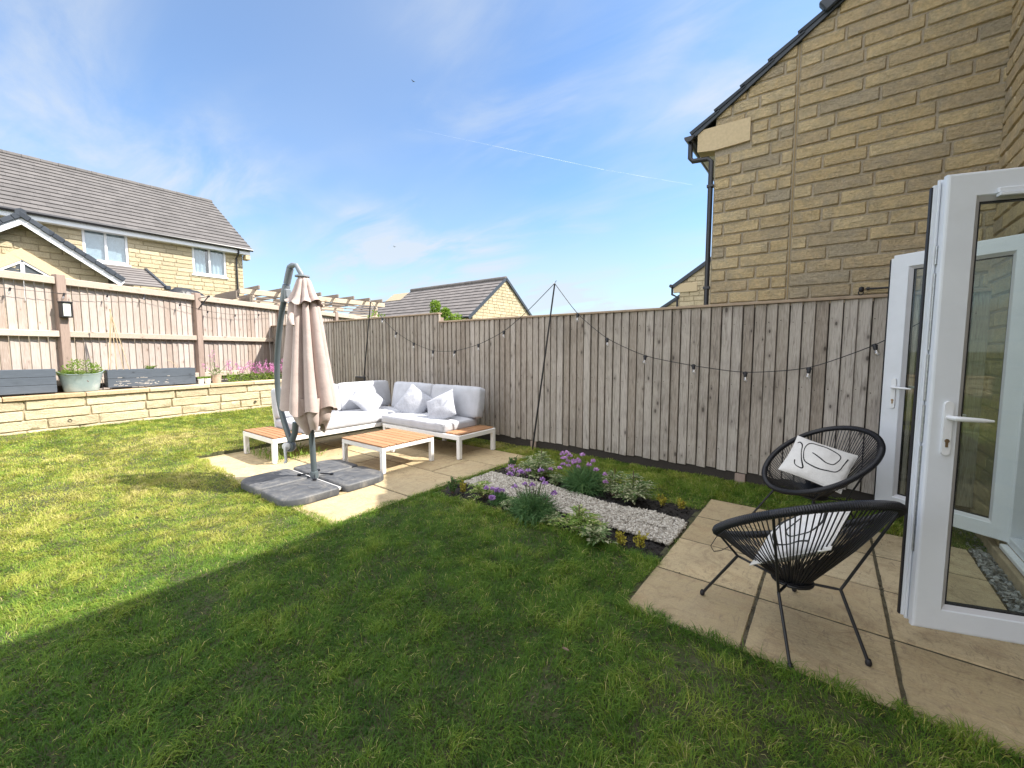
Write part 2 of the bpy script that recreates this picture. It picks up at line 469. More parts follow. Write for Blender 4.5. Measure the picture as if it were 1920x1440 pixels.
MAT['slab'] = slab_mat()
t_ = NT('black_tray')
v_ = t_.coord()
c_ = t_.ramp(t_.noise(v_, 9, 4), [(0.3, (0.055, 0.058, 0.066)), (0.7, (0.085, 0.09, 0.10))])
c_ = t_.mix(t_.rng(t_.noise(v_, 5, 6, 0.75, 1.2), 0.48, 0.70, 0, 0.65), c_, (0.24, 0.225, 0.205))
MAT['tray'] = t_.end(t_.bsdf(c_, 0.55, t_.bump(t_.noise(v_, 160, 3), 0.2, 0.002), spec=0.4))
t_ = NT('grass_blade')
c_ = t_.ramp(t_.attr(), [(0.0, (0.045, 0.115, 0.016)), (0.3, (0.115, 0.225, 0.026)), (0.6, (0.27, 0.35, 0.050)), (0.82, (0.45, 0.45, 0.09)), (1.0, (0.57, 0.51, 0.21))])
p_ = t_.bsdf(c_, 0.55, spec=0.25)
tr_ = t_.node('ShaderNodeBsdfTranslucent')
t_.l.new(c_, tr_.inputs[0])
m_ = t_.node('ShaderNodeMixShader')
m_.inputs[0].default_value = 0.4
t_.l.new(p_, m_.inputs[1]); t_.l.new(tr_.outputs[0], m_.inputs[2])
MAT['grass'] = t_.end(m_.outputs[0])
t_ = NT('white_gravel')
c_ = t_.ramp(t_.attr(), [(0.0, (0.23, 0.205, 0.17)), (0.4, (0.43, 0.395, 0.34)), (1.0, (0.60, 0.565, 0.505))])
MAT['gravel'] = t_.end(t_.bsdf(c_, 0.85, t_.bump(t_.noise(t_.coord(), 150, 3), 0.4, 0.003), spec=0.3))
t_ = NT('slate_chip')
c_ = t_.ramp(t_.attr(), [(0.0, (0.10, 0.105, 0.105)), (0.5, (0.21, 0.22, 0.215)), (1.0, (0.38, 0.39, 0.385))])
MAT['slate'] = t_.end(t_.bsdf(c_, 0.7, spec=0.4))
t_ = NT('vapour_trail')
tr_ = t_.node('ShaderNodeBsdfTransparent')
df_ = t_.node('ShaderNodeBsdfDiffuse')
df_.inputs[0].default_value = (0.9, 0.9, 0.9, 1)
m_ = t_.node('ShaderNodeMixShader')
t_.l.new(t_.rng(t_.noise(t_.coord(), 0.006, 3), 0.3, 0.7, 0.05, 0.30), m_.inputs[0])
t_.l.new(tr_.outputs[0], m_.inputs[1]); t_.l.new(df_.outputs[0], m_.inputs[2])
MAT['trail'] = t_.end(m_.outputs[0])


# ------------------------------------------------------------------ noise + mesh collecting
def _h(ix, iy, iz):
    n = (ix.astype(np.int64) * 374761393 + iy.astype(np.int64) * 668265263 + iz.astype(np.int64) * 2147483647) & 0xFFFFFFFF
    n = ((n ^ (n >> 13)) * 1274126177) & 0xFFFFFFFF
    n = n ^ (n >> 16)
    return (n & 0xFFFF) / 65535.0


def vnoise(p, scale=1.0):
    p = np.asarray(p, float) * scale
    i = np.floor(p); f = p - i
    f = f * f * (3 - 2 * f)
    x, y, z = i[..., 0], i[..., 1], i[..., 2]
    o = 0
    for a in (0, 1):
        for b in (0, 1):
            for c in (0, 1):
                w = (f[..., 0] if a else 1 - f[..., 0]) * (f[..., 1] if b else 1 - f[..., 1]) * (f[..., 2] if c else 1 - f[..., 2])
                o = o + w * _h(x + a, y + b, z + c)
    return o


def fbm(p, scale=1.0, oct=3):
    o, a, s = 0, 0.5, 0
    for k in range(oct):
        o = o + a * vnoise(p, scale * 2 ** k); s += a; a *= 0.5
    return o / s


ORIGIN = {}


class MB:
    def __init__(s):
        s.V, s.F, s.Rn, s.n = [], [], [], 0

    def add(s, V, F, rnd=0.5):
        V = np.asarray(V, float).reshape(-1, 3)
        for f in (F if isinstance(F, list) and len(F) and isinstance(F[0], np.ndarray) and F[0].ndim == 2 else [F]):
            if isinstance(f, np.ndarray):
                s.F.append(f + s.n)
                s.Rn.append(np.broadcast_to(np.asarray(rnd, float), (len(f),)))
            else:
                by = {}
                for q in f:
                    by.setdefault(len(q), []).append(q)
                for k, g in by.items():
                    s.F.append(np.array(g, int) + s.n)
                    s.Rn.append(np.full(len(g), float(rnd)))
        s.V.append(V)
        s.n += len(V)
        return s

    def box(s, lo, hi, bevel=0.0, M=None, rnd=None):
        lo = np.array(lo, float); hi = np.array(hi, float)
        lo, hi = np.minimum(lo, hi), np.maximum(lo, hi)
        rnd = random.random() if rnd is None else rnd
        b = min(bevel, 0.45 * float((hi - lo).min()))
        if b <= 0:
            V = [(x, y, z) for x in (lo[0], hi[0]) for y in (lo[1], hi[1]) for z in (lo[2], hi[2])]
            F = [(0, 1, 3, 2), (4, 6, 7, 5), (0, 4, 5, 1), (2, 3, 7, 6), (0, 2, 6, 4), (1, 5, 7, 3)]
        else:
            V, idx = [], {}
            for cx in (0, 1):
                for cy in (0, 1):
                    for cz in (0, 1):
                        for ax in range(3):
                            p = []
                            for k, c in enumerate((cx, cy, cz)):
                                e = hi[k] if c else lo[k]
                                p.append(e if k == ax else (e - b if c else e + b))
                            idx[(cx, cy, cz, ax)] = len(V)
                            V.append(p)
            F = []
            for ax in range(3):
                o = [k for k in range(3) if k != ax]
                for c in (0, 1):
                    q = []
                    for (u, w) in ((0, 0), (1, 0), (1, 1), (0, 1)):
                        k = [0, 0, 0]; k[ax] = c; k[o[0]] = u; k[o[1]] = w
                        q.append(idx[(*k, ax)])
                    F.append(q)
                for u in (0, 1):
                    for w in (0, 1):
                        k = [0, 0, 0]; k[o[0]] = u; k[o[1]] = w
                        k0 = list(k); k1 = list(k); k0[ax] = 0; k1[ax] = 1
                        F.append([idx[(*k0, o[0])], idx[(*k1, o[0])], idx[(*k1, o[1])], idx[(*k0, o[1])]])
            for cx in (0, 1):
                for cy in (0, 1):
                    for cz in (0, 1):
                        F.append([idx[(cx, cy, cz, a)] for a in range(3)])
        V = np.array(V, float)
        if M is not None:
            V = V @ np.array(M.to_3x3()).T + np.array(M.translation)
        return s.add(V, F, rnd)

    def beam(s, a, b, w, h, up=(0, 0, 1), bevel=0.0, rnd=None):
        a = Vector(a); b = Vector(b)
        d = (b - a); L = d.length; d.normalize()
        u = Vector(up); side = d.cross(u).normalized(); u = side.cross(d).normalized()
        M = Matrix(((d.x, side.x, u.x, a.x), (d.y, side.y, u.y, a.y), (d.z, side.z, u.z, a.z), (0, 0, 0, 1)))
        return s.box((0, -w / 2, -h / 2), (L, w / 2, h / 2), bevel, M, rnd)

    def tube(s, pts, r, seg=10, caps=True, rnd=None, closed=False):
        pts = np.array(pts, float); n = len(pts)
        rr = np.broadcast_to(np.asarray(r, float), (n,))
        rnd = random.random() if rnd is None else rnd
        if closed:
            T = np.roll(pts, -1, 0) - np.roll(pts, 1, 0)
        else:
            T = np.gradient(pts, axis=0)
        T /= np.linalg.norm(T, axis=1)[:, None] + 1e-12
        ref = np.array([0, 0, 1.0]) if abs(T[0][2]) < 0.9 else np.array([1.0, 0, 0])
        N = np.cross(T[0], ref); N /= np.linalg.norm(N)
        th = np.linspace(0, 2 * PI, seg, endpoint=False)
        V = []
        for i in range(n):
            N = N - T[i] * (N @ T[i]); N /= np.linalg.norm(N) + 1e-12
            B = np.cross(T[i], N)
            V.append(pts[i] + rr[i] * (np.cos(th)[:, None] * N + np.sin(th)[:, None] * B))
        V = np.concatenate(V)
        F = []
        for i in range(n if closed else n - 1):
            j = (i + 1) % n
            for k in range(seg):
                k2 = (k + 1) % seg
                F.append((i * seg + k, i * seg + k2, j * seg + k2, j * seg + k))
        if caps and not closed:
            F.append(tuple(range(seg))[::-1]); F.append(tuple((n - 1) * seg + k for k in range(seg)))
        return s.add(V, F, rnd)

    def lathe(s, prof, c=(0, 0, 0), seg=20, rnd=None, axis=None):
        th = np.linspace(0, 2 * PI, seg, endpoint=False)
        V = []
        for r, z in prof:
            V += [(r * math.cos(t), r * math.sin(t), z) for t in th]
        V = np.array(V)
        if axis is not None:
            q = Vector((0, 0, 1)).rotation_difference(Vector(axis).normalized()).to_matrix()
            V = V @ np.array(q).T
        V = V + np.array(c)
        F = []
        for i in range(len(prof) - 1):
            for k in range(seg):
                k2 = (k + 1) % seg
                F.append((i * seg + k, i * seg + k2, (i + 1) * seg + k2, (i + 1) * seg + k))
        return s.add(V, F, random.random() if rnd is None else rnd)

    def grid(s, P, rnd=0.5, close_u=False):
        P = np.asarray(P, float); a, b = P.shape[:2]
        i = np.arange(a if close_u else a - 1)[:, None]; j = np.arange(b - 1)[None]
        i2 = (i + 1) % a
        F = np.stack([i * b + j, i2 * b + j, i2 * b + j + 1, i * b + j + 1], -1).reshape(-1, 4)
        return s.add(P.reshape(-1, 3), F, rnd)

    def leaves(s, P, D, U, L, W, rnd, bend=0.0):
        """n diamond leaves: base P, direction D, side-normal U, length, width."""
        P, D, U = (np.asarray(q, float).reshape(-1, 3) for q in (P, D, U))
        n = len(P)
        D = D / (np.linalg.norm(D, axis=1)[:, None] + 1e-9)
        S = np.cross(D, U); S /= np.linalg.norm(S, axis=1)[:, None] + 1e-9
        N = np.cross(S, D)
        L = np.broadcast_to(np.asarray(L, float), (n,))[:, None]; W = np.broadcast_to(np.asarray(W, float), (n,))[:, None]
        mid = P + D * L * 0.5 + N * L * 0.12
        V = np.stack([P, mid + S * W / 2, P + D * L + N * L * bend, mid - S * W / 2], 1).reshape(-1, 3)
        F = (np.arange(n)[:, None] * 4 + np.arange(4)[None]).astype(int)
        return s.add(V, F, np.broadcast_to(np.asarray(rnd, float), (n,)))

    def build(s, name, mat, parent=None, loc=None, smooth=False, angle=35, xf=None):
        V = np.concatenate(s.V) if s.V else np.zeros((0, 3))
        o_par = np.zeros(3)
        if parent is not None:
            o_par = ORIGIN.get(parent.name, np.zeros(3))
        base = o_par if loc is None else np.array(loc, float)
        V = V - base
        me = bpy.data.meshes.new(name)
        sizes = np.concatenate([np.full(len(f), f.shape[1]) for f in s.F])
        idx = np.concatenate([f.ravel() for f in s.F])
        me.vertices.add(len(V)); me.vertices.foreach_set('co', V.ravel())
        me.loops.add(len(idx)); me.loops.foreach_set('vertex_index', idx.astype(np.int32))
        me.polygons.add(len(sizes))
        me.polygons.foreach_set('loop_start', np.concatenate([[0], np.cumsum(sizes)[:-1]]).astype(np.int32))
        me.polygons.foreach_set('loop_total', sizes.astype(np.int32))
        me.update(calc_edges=True)
        at = me.attributes.new('rnd', 'FLOAT', 'FACE')
        at.data.foreach_set('value', np.concatenate(s.Rn).astype(np.float32))
        if not smooth:
            me.polygons.foreach_set('use_smooth', np.zeros(len(sizes), bool))
        if smooth:
            me.polygons.foreach_set('use_smooth', np.ones(len(sizes), bool))
            if angle < 180:
                me.set_sharp_from_angle(angle=R(angle))
        me.materials.append(mat)
        me.validate()
        o = bpy.data.objects.new(name, me)
        COL.objects.link(o)
        if parent is not None:
            o.parent = parent
            o.location = base - o_par
        else:
            o.location = base
        ORIGIN[o.name] = base
        return o


def tag(o, label=None, cat=None, group=None, kind=None):
    if label: o['label'] = label
    if cat: o['category'] = cat
    if group: o['group'] = group
    if kind: o['kind'] = kind
    return o


def thing(name, label, cat, loc, group=None):
    o = bpy.data.objects.new(name, None)
    o.empty_display_size = 0.1
    COL.objects.link(o)
    o.location = loc
    ORIGIN[o.name] = np.array(loc, float)
    return tag(o, label, cat, group)


def copy_tree(o, parent=None):
    c = o.copy()
    COL.objects.link(c)
    ORIGIN[c.name] = ORIGIN.get(o.name, np.zeros(3))
    if parent is not None:
        c.parent = parent
    for ch in list(o.children):
        copy_tree(ch, c)
    return c


# ------------------------------------------------------------------ builders shared by walls and roofs
def split(a, b, holes):
    out = [(a, b)]
    for h0, h1 in holes:
        nx = []
        for p, q in out:
            if h1 <= p or h0 >= q:
                nx.append((p, q)); continue
            if h0 > p: nx.append((p, h0))
            if h1 < q: nx.append((h1, q))
        out = nx
    return [(p, q) for p, q in out if q - p > 0.03]


def stone_wall(mb, O, U, W, z0, z1, course, lens, depth, holes=(), nu=8, nv=4, joint=0.010, rough=0.5, top=None, shear=0.0, seed=0):
    """coursed pitched-face stones on the plane through O along U; the outward normal is U x Z."""
    rs = np.random.default_rng(seed)
    O = np.array(O, float); U = np.array(U, float); N = np.cross(U, (0, 0, 1.0))
    k = 0; z = z0
    while z < z1 - 0.02:
        h = min(course, z1 - z)
        hs = [(a, b) for (a, b, c, d) in holes if c < z + h * 0.5 < d]
        lim = W
        for a, b in split(0, W, hs):
            u = a; first = True
            while u < b - 1e-6:
                L = lens[0] + (lens[1] - lens[0]) * rs.random()
                if first and k % 2: L *= 0.5
                first = False
                if b - (u + L) < lens[0] * 0.35: L = b - u
                ue = min(u + L, b)
                if top is None or top(0.5 * (u + ue)) > z:
                    e = joint / 2
                    uu = np.concatenate([[u + e], np.linspace(u + e + 0.012, ue - e - 0.012, nu), [ue - e]])
                    vv = np.concatenate([[z + e], np.linspace(z + e + 0.010, z + h - e - 0.010, nv), [z + h - e]])
                    A, B = np.meshgrid(uu, vv, indexing='ij')
                    P = O[None, None] + A[..., None] * U + np.stack([0 * A, 0 * A, B + shear * A], -1)
                    d = np.full(A.shape, depth)
                    d += depth * rough * 2.6 * (fbm(P * np.array([1, 1, 1.7]) + 7.3 * k, 11, 3) - 0.5) + depth * (rs.random() - 0.5) * 0.5
                    d[1:-1, 1:-1] += depth * 0.25
                    edge = np.zeros(A.shape, bool); edge[0] = edge[-1] = True; edge[:, 0] = edge[:, -1] = True
                    d[edge] = -0.006
                    wob = (fbm(P + 3.1, 16, 2) - 0.5) * 0.008
                    P = P + d[..., None] * N + np.stack([0 * A, 0 * A, np.where(edge, wob, 0)], -1)
                    mb.grid(P, rs.random())
                u = ue
        z += h; k += 1


def holed_panel(mb, O, U, W, z0, z1, thick, holes=(), shear=0.0):
    O = np.array(O, float); U = np.array(U, float); N = np.cross(U, (0, 0, 1.0))
    zs = sorted(set([z0, z1] + [min(max(q, z0), z1) for h in holes for q in h[2:]]))
    M = Matrix(((U[0], N[0], 0, O[0]), (U[1], N[1], 0, O[1]), (0, 0, 1, O[2]), (0, 0, 0, 1)))
    for a, b in zip(zs[:-1], zs[1:]):
        hs = [(h[0], h[1]) for h in holes if h[2] < (a + b) / 2 < h[3]]
        for p, q in split(0, W, hs):
            mb.box((p, -thick, a), (q, 0, b), 0, M, 0.5)


def tiled_roof(mb, E, U, S, W, L, course=0.30, thick=0.03, seed=1):
    """overlapping courses climbing from the eave line E along the unit slope S; U runs along the eave."""
    rs = random.Random(seed)
    E = Vector(E); U = Vector(U); S = Vector(S); N = U.cross(S).normalized()
    if N.z < 0: N = -N
    n = int(math.ceil(L / course))
    for i in range(n):
        s0 = i * course; s1 = min(L, s0 + course * 1.12)
        a = E + S * s0; b = E + S * s1
        p = [a + N * thick, a + U * W + N * thick, b + U * W + N * 0.006, b + N * 0.006, a - N * 0.004, a + U * W - N * 0.004, b + U * W - N * 0.02, b - N * 0.02]
        mb.add([tuple(v) for v in p], [(0, 1, 2, 3), (0, 4, 5, 1), (1, 5, 6, 2), (3, 2, 6, 7), (0, 3, 7, 4), (4, 7, 6, 5)], rs.random())


def ridge_line(mb, a, b, r=0.11):
    a = Vector(a); b = Vector(b); L = (b - a).length; n = max(1, int(L / 0.45))
    for i in range(n):
        p = a.lerp(b, i / n); q = a.lerp(b, (i + 0.985) / n)
        mb.tube([p, q], r * (1.0 if i % 2 else 1.04), 8)


def frame_rect(mb, O, U, u0, u1, z0, z1, w, d0, d1, bars=(), bevel=0.006):
    """rectangular frame of bar width w between depths d0 and d1 along the outward normal."""
    U = np.array(U, float); N = np.cross(U, (0, 0, 1.0))
    M = Matrix(((U[0], N[0], 0, O[0]), (U[1], N[1], 0, O[1]), (0, 0, 1, O[2]), (0, 0, 0, 1)))
    mb.box((u0, d0, z0), (u0 + w, d1, z1), bevel, M); mb.box((u1 - w, d0, z0), (u1, d1, z1), bevel, M)
    mb.box((u0 + w, d0, z0), (u1 - w, d1 - 0.001, z0 + w), bevel, M); mb.box((u0 + w, d0, z1 - w), (u1 - w, d1 - 0.001, z1), bevel, M)
    for b in bars:
        mb.box((b - w * 0.5, d0, z0 + w), (b + w * 0.5, d1 - 0.002, z1 - w), bevel, M)
    return M


# ------------------------------------------------------------------ GROUND, LAWN
def lawn_z(x, y):
    t = np.clip((-np.asarray(x, float) - 4.8) / 4.6, 0, 1)
    return (0.205 + 0.0085 * np.asarray(y, float)) * t


PAT = (-6.55, -3.18, 1.72, 4.55)      # far patio x0 x1 y0 y1
TER = (-0.86, 0.845, 2.155, 4.28)      # terrace by the doors
BED = (-3.12, -0.875, 2.80, 3.93)


def in_rect(x, y, r, g=0.0):
    return (x > r[0] + g) & (x < r[1] - g) & (y > r[2] + g) & (y < r[3] - g)


mb = MB()
mb.add([(-400, -400, -0.16), (400, -400, -0.16), (400, 400, -0.16), (-400, 400, -0.16)], [(0, 1, 2, 3)])
tag(mb.build('ground', MAT['ground']), 'grassy ground around the houses', kind='structure')
mb = MB()
xs = np.linspace(-9.42, 1.0, 210); ys = np.linspace(-4.0, 5.06, 182)
X, Y = np.meshgrid(xs, ys, indexing='ij')
P = np.stack([X, Y, 0 * X], -1)
Z = lawn_z(X, Y) - 0.012 + 0.02 * (fbm(P, 2.2, 3) - 0.5)
hole = in_rect(X, Y, PAT, 0.02) | in_rect(X, Y, (TER[0], 1.0, -1.0 + TER[2] + 1.0, TER[3]), 0.02) | in_rect(X, Y, BED, 0.04)
Z = np.where(hole, -0.10, Z)
mb.grid(np.stack([X, Y, Z], -1))
tag(mb.build('lawn', MAT['earth'], smooth=True, angle=180), 'earth and thatch under the lawn grass', kind='structure')


def patch(x, y):
    p = np.stack([x, y, 0 * x], -1)
    return fbm(p + 11.7, 0.75, 3), fbm(p + 3.3, 3.0, 2), fbm(p + 91.0, 1.5, 3)


def bed_rect_noise(x, y):
    p = np.stack([x, y, 0 * x], -1)
    return (fbm(p, 7, 2) - 0.5)


def make_grass():
    n0 = 3500000
    # sample uniformly over the garden, keep with a density that falls with distance
    x = rng.uniform(-9.38, 0.95, n0); y = rng.uniform(-3.2, 5.0, n0)
    d = np.hypot(x, y)
    area = (9.38 + 0.95) * 8.2
    want = np.interp(d, [1.0, 2.3, 4, 7, 11], [23000, 22000, 14500, 7200, 4200])
    # outside the view only a thin cover
    ang = np.degrees(np.arctan2(-x, y)) - 37.25
    want = np.where(np.abs(ang) > 62, want * 0.25, want)
    keep = rng.random(n0) < want / (n0 / area)
    x, y = x[keep], y[keep]
    e = bed_rect_noise(x, y) * 0.10
    ex = e + 0.015
    out = in_rect(x, y, (PAT[0] + 0.05, PAT[1] - 0.02, PAT[2] + 0.02, PAT[3]), 0.0) & ~((x < PAT[0] + 0.75 + 2 * e) & (y > PAT[2] + 0.9))
    px0, px1, py0, py1 = PAT
    inside_p = (x > px0 + 0.1 + 2.2 * ex) & (x < px1 - 0.03 - 1.6 * ex) & (y > py0 + 0.03 + 1.6 * ex) & (y < py1)
    inside_t = (x > TER[0] + 0.0 + 0.5 * e) & (y > TER[2] + 0.02 + 0.9 * e) & (y < TER[3] - 0.01 + e * 0.4)
    inside_b = (x > BED[0]) & (x < BED[1] + 0.02) & (y > BED[2] + 0.0 + 0.9 * e) & (y < BED[3] + 0.6 * e)
    keep = ~(inside_p | inside_t | inside_b)
    x, y = x[keep], y[keep]
    a, b, c = patch(x, y)
    # thin, worn patches near the terrace corner and here and there
    worn = np.exp(-(((x + 0.55) / 0.45) ** 2 + ((y - 1.95) / 0.22) ** 2)) * 0.34 + np.clip((c - 0.66) * 4, 0, 0.35)
    worn = np.maximum(worn, np.exp(-(((x - 0.1) / 0.8) ** 2 + ((y - 1.85) / 0.15) ** 2)) * 0.35)
    keep = rng.random(len(x)) > worn
    x, y, a, b, c = x[keep], y[keep], a[keep], b[keep], c[keep]
    n = len(x)
    d = np.hypot(x, y)
    z = lawn_z(x, y) - 0.012
    h = rng.uniform(0.014, 0.038, n) * (0.75 + 0.7 * b) * np.interp(-x, [2.5, 4.0], [1.0, 0.8])
    longr = (y > 4.35) & (x > -3.6)
    h = np.where(longr, h * 1.5, h)
    edge = (np.abs(y - BED[2]) < 0.12) & (x > BED[0]) & (x < BED[1])
    h = np.where(edge, h * 1.7, h)
    brd = (np.abs(y - TER[2]) < 0.06) & (x > TER[0] - 0.1)
    h = np.where(brd, h * 1.6, h)
    brd = (np.abs(y - PAT[2]) < 0.07) & (x < PAT[1] + 0.05) | (np.abs(x - PAT[1]) < 0.07) & (y < 3.1) & (y > PAT[2])
    h = np.where(brd, h * 1.5, h)
    tuft = fbm(np.stack([x, y, 0 * x], -1) + 17, 9, 2)
    h = h * (0.55 + 0.9 * tuft)
    w = np.interp(d, [1.5, 4, 8, 11], [0.0027, 0.0036, 0.0062, 0.0080]) * rng.uniform(0.7, 1.3, n)
    fl = fbm(np.stack([x, y, 0 * x], -1) + 40, 5, 2) * 4 * PI
    th = fl + rng.normal(0, 1.1, n)
    lean = rng.uniform(0.35, 1.9, n)
    D = np.stack([np.cos(th), np.sin(th), 0 * th], -1)
    S = np.stack([-np.sin(th), np.cos(th), 0 * th], -1)
    tw = rng.normal(0, 0.5, n)[:, None]
    S = S * np.cos(tw) + D * np.sin(tw)
    B = np.stack([x, y, z], -1)
    up = np.array([0, 0, 1.0])
    M1 = B + up * (h * 0.6)[:, None] + D * (h * lean * 0.35)[:, None]
    T = B + up * (h * np.clip(1.05 - 0.3 * lean, 0.35, 1))[:, None] + D * (h * lean)[:, None]
    wv = w[:, None]
    V = np.stack([B - S * wv / 2, B + S * wv / 2, M1 + S * wv * 0.4, M1 - S * wv * 0.4, T], 1)
    i = np.arange(n)[:, None] * 5
    q = i + np.array([[0, 1, 2, 3]]); t = i + np.array([[3, 2, 4]])
    # natural colour: patches of lusher and drier turf, single dry blades; sunlit side yellowed on top
    dry = np.clip((a - 0.40) * 2.2, 0, 1)
    rn = 0.16 + 0.40 * dry + 0.22 * (b - 0.5) + rng.normal(0, 0.10, n)
    rn = np.where(rng.random(n) < 0.03 + 0.13 * dry, rng.uniform(0.75, 1.0, n), rn)
    sunlit_shift = 0.06 + np.clip((-x - 2.7) / 1.3, 0, 1) * 0.34  # yellower, brighter blades where sun reaches the lawn, put into the colour
    rn = rn + 0.5 * (tuft - 0.5)
    rn = np.clip(rn + sunlit_shift, 0.0, 1.0)
    mb = MB()
    mb.add(V.reshape(-1, 3), q, rn)
    mb.F.append(t); mb.Rn.append(rn)
    o = mb.build('grass', MAT['grass'])
    tag(o, 'short patchy lawn grass', kind='stuff')


make_grass()


def icosa():
    t = (1 + 5 ** 0.5) / 2
    V = np.array([(-1, t, 0), (1, t, 0), (-1, -t, 0), (1, -t, 0), (0, -1, t), (0, 1, t), (0, -1, -t), (0, 1, -t), (t, 0, -1), (t, 0, 1), (-t, 0, -1), (-t, 0, 1)], float)
    V /= np.linalg.norm(V[0])
    F = np.array([(0, 11, 5), (0, 5, 1), (0, 1, 7), (0, 7, 10), (0, 10, 11), (1, 5, 9), (5, 11, 4), (11, 10, 2), (10, 7, 6), (7, 1, 8), (3, 9, 4), (3, 4, 2), (3, 2, 6), (3, 6, 8), (3, 8, 9), (4, 9, 5), (2, 4, 11), (6, 2, 10), (8, 6, 7), (9, 8, 1)])
    return V, F


def pebbles(mb, x, y, z, size, flat=0.7, jit=0.28):
    V0, F0 = icosa()
    n = len(x)
    V = V0[None] * (1 + rng.uniform(-jit, jit, (n, 12, 1)))
    V = V * np.stack([rng.uniform(0.75, 1.25, n), rng.uniform(0.75, 1.25, n), rng.uniform(0.6, 1.0, n) * flat], -1)[:, None] * np.asarray(size)[:, None, None]
    q = rng.normal(size=(n, 4)); q[:, 1:3] *= 0.35; q /= np.linalg.norm(q, axis=1)[:, None]
    w, a, b, c = q.T
    Rm = np.stack([1 - 2 * (b * b + c * c), 2 * (a * b - c * w), 2 * (a * c + b * w), 2 * (a * b + c * w), 1 - 2 * (a * a + c * c), 2 * (b * c - a * w), 2 * (a * c - b * w), 2 * (b * c + a * w), 1 - 2 * (a * a + b * b)], -1).reshape(n, 3, 3)
    V = np.einsum('nij,nkj->nki', Rm, V) + np.stack([x, y, z], -1)[:, None]
    F = (F0[None] + (np.arange(n) * 12)[:, None, None]).reshape(-1, 3)
    mb.add(V.reshape(-1, 3), F, np.repeat(rng.random(n), 20))


# ------------------------------------------------------------------ PAVING
def paving(name, rects, label, skirt):
    mb = MB()
    for (x0, x1, y0, y1) in rects:
        g = 0.0035
        tz = random.uniform(-0.0015, 0.0015)
        nx, ny = 9, 9
        xs = np.concatenate([[x0 + g], np.linspace(x0 + g + 0.008, x1 - g - 0.008, nx), [x1 - g]])
        g2 = 0.006
        ys = np.concatenate([[y0 + g2], np.linspace(y0 + g2 + 0.008, y1 - g2 - 0.008, ny), [y1 - g2]])
        A, B = np.meshgrid(xs, ys, indexing='ij')
        P = np.stack([A, B, 0 * A], -1)
        w = (fbm(P + random.random() * 50, 14, 2) - 0.5) * 0.006
        H = 0.004 * (fbm(P + random.random() * 50, 4, 3) - 0.5) + tz
        H[0] = H[-1] = -0.014; H[:, 0] = H[:, -1] = -0.014
        ed = np.zeros(A.shape, bool); ed[:2] = ed[-2:] = True; ed[:, :2] = ed[:, -2:] = True
        A = A + np.where(ed, w, 0); B = B + np.where(ed, np.roll(w, 1), 0)
        mb.grid(np.stack([A, B, H], -1), random.random())
    o = tag(mb.build(name, MAT['slab'], smooth=True, angle=40), label, kind='structure')
    m2 = MB()
    m2.box((skirt[0], skirt[2], -0.16), (skirt[1], skirt[3], -0.006), 0)
    for (x0, x1, y0, y1) in rects:
        k = int(60 * (y1 - y0)); yy = rng.uniform(y0, y1, k)
        pebbles(m2, x1 + rng.normal(0, 0.004, k), yy, np.full(k, -0.006), rng.uniform(0.003, 0.009, k), 0.6, 0.4)
        k = int(40 * (x1 - x0)); xx = rng.uniform(x0, x1, k)
        pebbles(m2, xx, y1 + rng.normal(0, 0.003, k), np.full(k, -0.006), rng.uniform(0.002, 0.006, k), 0.6, 0.4)
    m2.build('joint_bed', MAT['joint'], o)
    return o


MAT['joint'] = plain('mossy_joint', (0.085, 0.072, 0.042), 0.95, nscale=20, namp=0.5, bump=0.6, bscale=80)
rects = []
cols = [-0.86, -0.275, 0.305, 0.845]; rows = [2.155, 2.70, 3.235, 3.76, 4.28]
for i in range(3):
    for j in range(4):
        rects.append((cols[i], cols[i + 1], rows[j], rows[j + 1]))
for j, (a, b) in enumerate([(1.55, 2.155), (0.95, 1.55), (0.35, 0.95), (-0.25, 0.35), (-0.9, -0.25)]):
    rects.append((0.305 + 0.02, 0.80, a, b)) if j > 99 else None
paving('terrace', rects, 'buff riven slab terrace under the black chairs', (TER[0] + 0.004, TER[1] - 0.004, TER[2] + 0.004, TER[3] - 0.004))
rects = []
ry = [1.72, 2.57, 3.28, 3.92, 4.55]
for j in range(4):
    xx = PAT[1]
    first = [0.62, 0.90, 0.50, 0.80][j]
    w = first
    while xx > PAT[0] + 0.05:
        x0 = max(PAT[0], xx - w)
        rects.append((x0, xx, ry[j], ry[j + 1]))
        xx = x0
        w = [0.86, 0.62, 0.9, 0.6][(j + int(abs(xx) * 3)) % 4]
paving('patio', rects, 'buff slab patio under the sofa set', (PAT[0] + 0.004, PAT[1] - 0.004, PAT[2] + 0.004, PAT[3] - 0.004))


# ------------------------------------------------------------------ SOIL, GRAVEL
mb = MB()
xs = np.linspace(BED[0] - 0.02, BED[1] + 0.002, 170); ys = np.linspace(BED[2] - 0.06, BED[3] + 0.03, 90)
X, Y = np.meshgrid(xs, ys, indexing='ij')
P = np.stack([X, Y, 0 * X], -1)
mb.grid(np.stack([X, Y, -0.022 + 0.05 * (fbm(P, 9, 4) - 0.4) + 0.02 * (fbm(P, 40, 2) - 0.5)], -1))
x = rng.uniform(BED[0], BED[1], 1500); y = rng.uniform(BED[2] - 0.04, BED[3], 1500)
pebbles(mb, x, y, np.full(1500, -0.005), rng.uniform(0.004, 0.014, 1500), 0.8, 0.4)
tag(mb.build('soil', MAT['soil'], smooth=True, angle=60), 'dark soil of the flower bed', kind='stuff')
mb = MB()
n = 15000
x = rng.uniform(-3.07, -0.872, n); t = (x + 3.07) / 2.2
wob = (fbm(np.stack([x, 0 * x, 0 * x], -1), 6, 2) - 0.5) * 0.07
y = rng.uniform(0, 1, n) * 0.49 + 3.185 - 0.147 * t
y = y + wob * (y > 3.4 - 0.14 * t)
